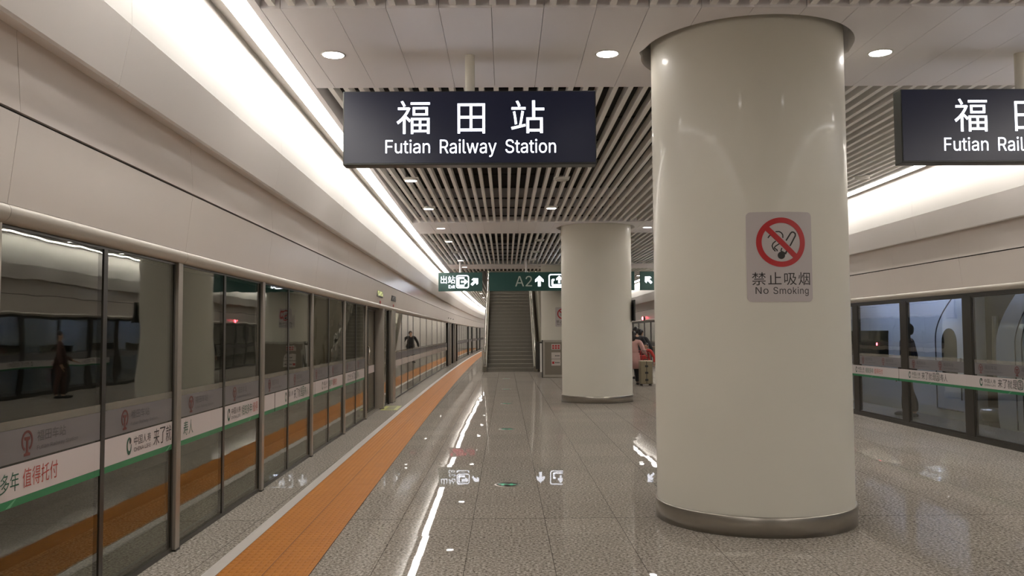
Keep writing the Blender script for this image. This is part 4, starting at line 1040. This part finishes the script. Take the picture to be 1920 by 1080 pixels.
def person(label, loc, rz, H, coat, trousers, coat_len=.52, hand_l=(-.25, .02, .47), hand_r=(.25, .02, .47), elbow_l=(-.235, -.02, .62), elbow_r=(.235, -.02, .62), stride=.06, hair_long=False):
    """faces +y; every number is a fraction of the body height"""
    t = empty('person', loc, label, 'person', rz)
    def S(p): return tuple(c*H for c in p)
    V, E, Rr = [], [], []
    V.append(S((0, 0, .52))); Rr.append((.088*H, .066*H))
    ch = chain(V, E, Rr, [(S((0, 0, .60)), (.078*H, .058*H)), (S((0, .004, .70)), (.092*H, .066*H)), (S((0, 0, .785)), (.085*H, .055*H))], 0)
    hd = chain(V, E, Rr, [(S((0, -.002, .835)), .034*H), (S((0, .006, .872)), .040*H), (S((0, .010, .915)), (.050*H, .060*H)), (S((0, .004, .962)), (.046*H, .055*H)), (S((0, 0, .985)), (.028*H, .034*H))], ch)
    chain(V, E, Rr, [(S((0, .066, .915)), .008*H)], hd-2)                        # nose
    for s in (-1, 1): chain(V, E, Rr, [(S((s*.054, -.004, .920)), (.005*H, .012*H))], hd-2)   # ears
    arms = {}
    for s, el, ha in ((-1, elbow_l, hand_l), (1, elbow_r, hand_r)):
        e = Vector(el); h_ = Vector(ha); d = (h_-e).normalized()
        wr = chain(V, E, Rr, [(S((s*.115, 0, .800)), .040*H), (S(el), .027*H), (S(ha), .017*H), (S(h_+d*.03), (.022*H, .014*H))], ch)
        side = d.cross(Vector((0, 1, 0))).normalized() if abs(d.y) < .9 else Vector((1, 0, 0))
        for j, (o_, ln) in enumerate(((-.015, .042), (-.005, .050), (.005, .047), (.014, .036))):
            b = h_+d*.045+side*o_; chain(V, E, Rr, [(S(b), .0055*H), (S(b+d*ln*.55+Vector((0, .006, 0))), .005*H), (S(b+d*ln+Vector((0, .014, 0))), .004*H)], wr)
        b = h_+d*.015; chain(V, E, Rr, [(S(b+Vector((0, .018, 0))), .006*H), (S(b+d*.028+Vector((0, .030, 0))), .005*H)], wr)
        arms[s] = (e, h_)
    feet = {}
    for s in (-1, 1):
        sy = s*stride
        chain(V, E, Rr, [(S((s*.052, 0, .47)), .056*H), (S((s*.055, sy*.45+.008, .285)), .037*H), (S((s*.055, sy-.012, .16)), .033*H), (S((s*.055, sy-.014, .045)), .022*H), (S((s*.058, sy+.05, .018)), .018*H), (S((s*.060, sy+.075, .014)), .012*H)], 0)
        feet[s] = sy
    skin_mesh('body', V, E, Rr, M['skin'], t)
    # trousers
    V, E, Rr = [S((0, 0, .535))], [], [(.098*H, .074*H)]
    for s in (-1, 1): chain(V, E, Rr, [(S((s*.054, 0, .46)), .064*H), (S((s*.055, feet[s]*.45+.008, .285)), .047*H), (S((s*.055, feet[s]-.012, .15)), .042*H), (S((s*.055, feet[s]-.012, .050)), .037*H)], 0)
    skin_mesh('trousers', V, E, Rr, trousers, t)
    # coat: torso, sleeves, collar
    V, E, Rr = [S((0, 0, .56))], [], [(.108*H, .082*H)]
    c = chain(V, E, Rr, [(S((0, .002, .66)), (.102*H, .078*H)), (S((0, .002, .75)), (.108*H, .078*H)), (S((0, 0, .80)), (.082*H, .058*H))], 0)
    chain(V, E, Rr, [(S((0, 0, .848)), .044*H)], c)
    for s in (-1, 1):
        e, h_ = arms[s]; chain(V, E, Rr, [(S((s*.125, 0, .795)), .050*H), (S(e), .040*H), (S(e.lerp(h_, .55)), .034*H), (S(e.lerp(h_, .88)), .030*H)], c)
    skin_mesh('coat', V, E, Rr, coat, t)
    zl = coat_len
    mb = MB(); prof = [(.100, .60), (.112, .54)] + ([(.118, .46), (.128, zl)] if zl < .46 else [(.113, zl)])
    n = 28; vs = []; fs = []
    ring = prof + [(r-.012, z) for r, z in prof[::-1]]
    for r, z in ring:
        for i in range(n): a = 2*math.pi*i/n; vs.append((r*H*1.05*math.cos(a), r*H*.80*math.sin(a), z*H))
    for j in range(len(ring)-1):
        for i in range(n): fs.append((j*n+i, j*n+(i+1) % n, (j+1)*n+(i+1) % n, (j+1)*n+i))
    mb.add(vs, fs, True); mb.build('coat_skirt', coat, t)
    # hair
    mb = MB(); mb.sphere((0, -.006*H, .938*H), .058*H, .068*H, .066*H, 18, 8, z0=-.15, z1=1)
    if hair_long: mb.sphere((0, -.038*H, .885*H), .050*H, .036*H, .085*H, 14, 8)
    else: mb.sphere((0, -.036*H, .918*H), .048*H, .036*H, .050*H, 14, 8)
    mb.build('hair', M['hair'], t)
    for s in (-1, 1):
        mb = MB(); mb.sphere((s*.058*H, (feet[s]+.028)*H, .018*H), .030*H, .078*H, .030*H, 14, 7, z0=-.55); mb.build('shoe', M['blackcloth'], t)
    return t
def suitcase(label, loc, rz, w_, d_, h_, shell, trim):
    t = empty('suitcase', loc, label, 'suitcase', rz)
    mb = MB(); mb.box(-w_/2, w_/2, -d_/2, d_/2, .06, h_); mb.build('shell', shell, t, bevel=.025)
    mb = MB()
    for i in range(5):
        x = -w_/2+w_*(i+.5)/5
        if abs(x) > .03: mb.box(x-.006, x+.006, -d_/2-.004, d_/2+.004, .09, h_-.04)
    mb.build('ribs', shell, t)
    mb = MB(); mb.box(-.008, .008, -d_/2-.005, -d_/2, .08, h_-.02); mb.build('seam', trim, t)
    for z in (.2, .48, .74):
        mb = MB(); mb.box(-.045, .045, -d_/2-.014, -d_/2+.004, h_*z, h_*z+.06); mb.build('latch', trim, t, bevel=.004)
    for x in (-1, 1):
        for y in (-1, 1):
            mb = MB(); mb.tube([(x*(w_/2-.05)-.012, y*(d_/2-.05), .03), (x*(w_/2-.05)+.012, y*(d_/2-.05), .03)], .03, 12); mb.box(x*(w_/2-.05)-.016, x*(w_/2-.05)+.016, y*(d_/2-.05)-.02, y*(d_/2-.05)+.02, .035, .066); mb.build('wheel', trim, t)
    mb = MB(); mb.tube([(-.09, d_/2-.03, h_-.01), (-.09, d_/2-.03, h_+.26), (-.08, d_/2-.03, h_+.28), (.08, d_/2-.03, h_+.28), (.09, d_/2-.03, h_+.26), (.09, d_/2-.03, h_-.01)], .009, 8); mb.build('handle', trim, t)
    mb = MB(); mb.tube([(-.07, 0, h_-.005), (-.05, 0, h_+.03), (.05, 0, h_+.03), (.07, 0, h_-.005)], .012, 8); mb.build('top_grip', trim, t)
    return t
person('person in a long pink coat walking with a suitcase beside the second pillar', (3.82, 25.75, 0), -.35, 1.60, M['pink'], M['blackcloth'], coat_len=.30, hand_r=(.215, .10, .56), elbow_r=(.20, -.04, .63), hair_long=True)
suitcase('tall grey-gold ribbed suitcase wheeled beside the person in pink', (4.08, 25.18, 0), .08, .36, .26, .74, M['case'], M['caseblack'])
person('person in a black jacket standing beyond the person in pink', (4.40, 29.1, 0), .5, 1.75, M['blackcloth'], M['blackcloth'], coat_len=.50)
person('person with short black hair and dark jacket, farther back in the waiting group', (4.90, 31.2, 0), -.6, 1.68, M['blackcloth'], M['blackcloth'], coat_len=.50)
person('child in a red jacket standing beyond the grey-gold suitcase', (4.54, 27.8, 0), 2.4, 1.22, M['redcloth'], M['redcloth'], coat_len=.42)
t = empty('shoulder_bag', (4.22, 26.9, .58), 'red bag standing on a low black trolley beyond the suitcase', 'bag')
mb = MB(); mb.box(-.16, .16, -.09, .09, 0, .27); mb.build('pouch', M['redcloth'], t, bevel=.03)
mb = MB(); mb.tube([(-.1, 0, .26), (-.07, 0, .40), (.07, 0, .40), (.1, 0, .26)], .012, 8); mb.build('handles', M['redcloth'], t)
t = empty('luggage_trolley', (4.22, 26.9, 0), 'low black trolley case under the red bag', 'suitcase')
mb = MB(); mb.box(-.18, .18, -.12, .12, .05, .58); mb.build('shell', M['caseblack'], t, bevel=.02)
for x in (-.14, .14):
    mb = MB(); mb.tube([(x-.012, 0, .03), (x+.012, 0, .03)], .03, 12); mb.box(x-.015, x+.015, -.02, .02, .03, .055); mb.build('wheel', M['caseblack'], t)
person('person in a brown coat by the right screen, seen mirrored in the left glass', (5.62, 21.9, 0), 1.2, 1.72, M['browncloth'], M['browncloth'], coat_len=.48, hand_r=(.20, .20, .55))
suitcase('black suitcase by the right screen, seen mirrored in the left glass', (6.1, 22.9, 0), .5, .40, .27, .70, M['caseblack'], M['dark'])
person('person in a dark suit behind the staircase, seen mirrored in the far left glass', (-.72, 47, 0), 2.6, 1.72, M['blackcloth'], M['blackcloth'], coat_len=.48)
person('person in a dark blue coat behind the right glass by the train door', (7.35, 15.72, 0), .9, 1.70, M['blue'], M['blackcloth'], coat_len=.38)
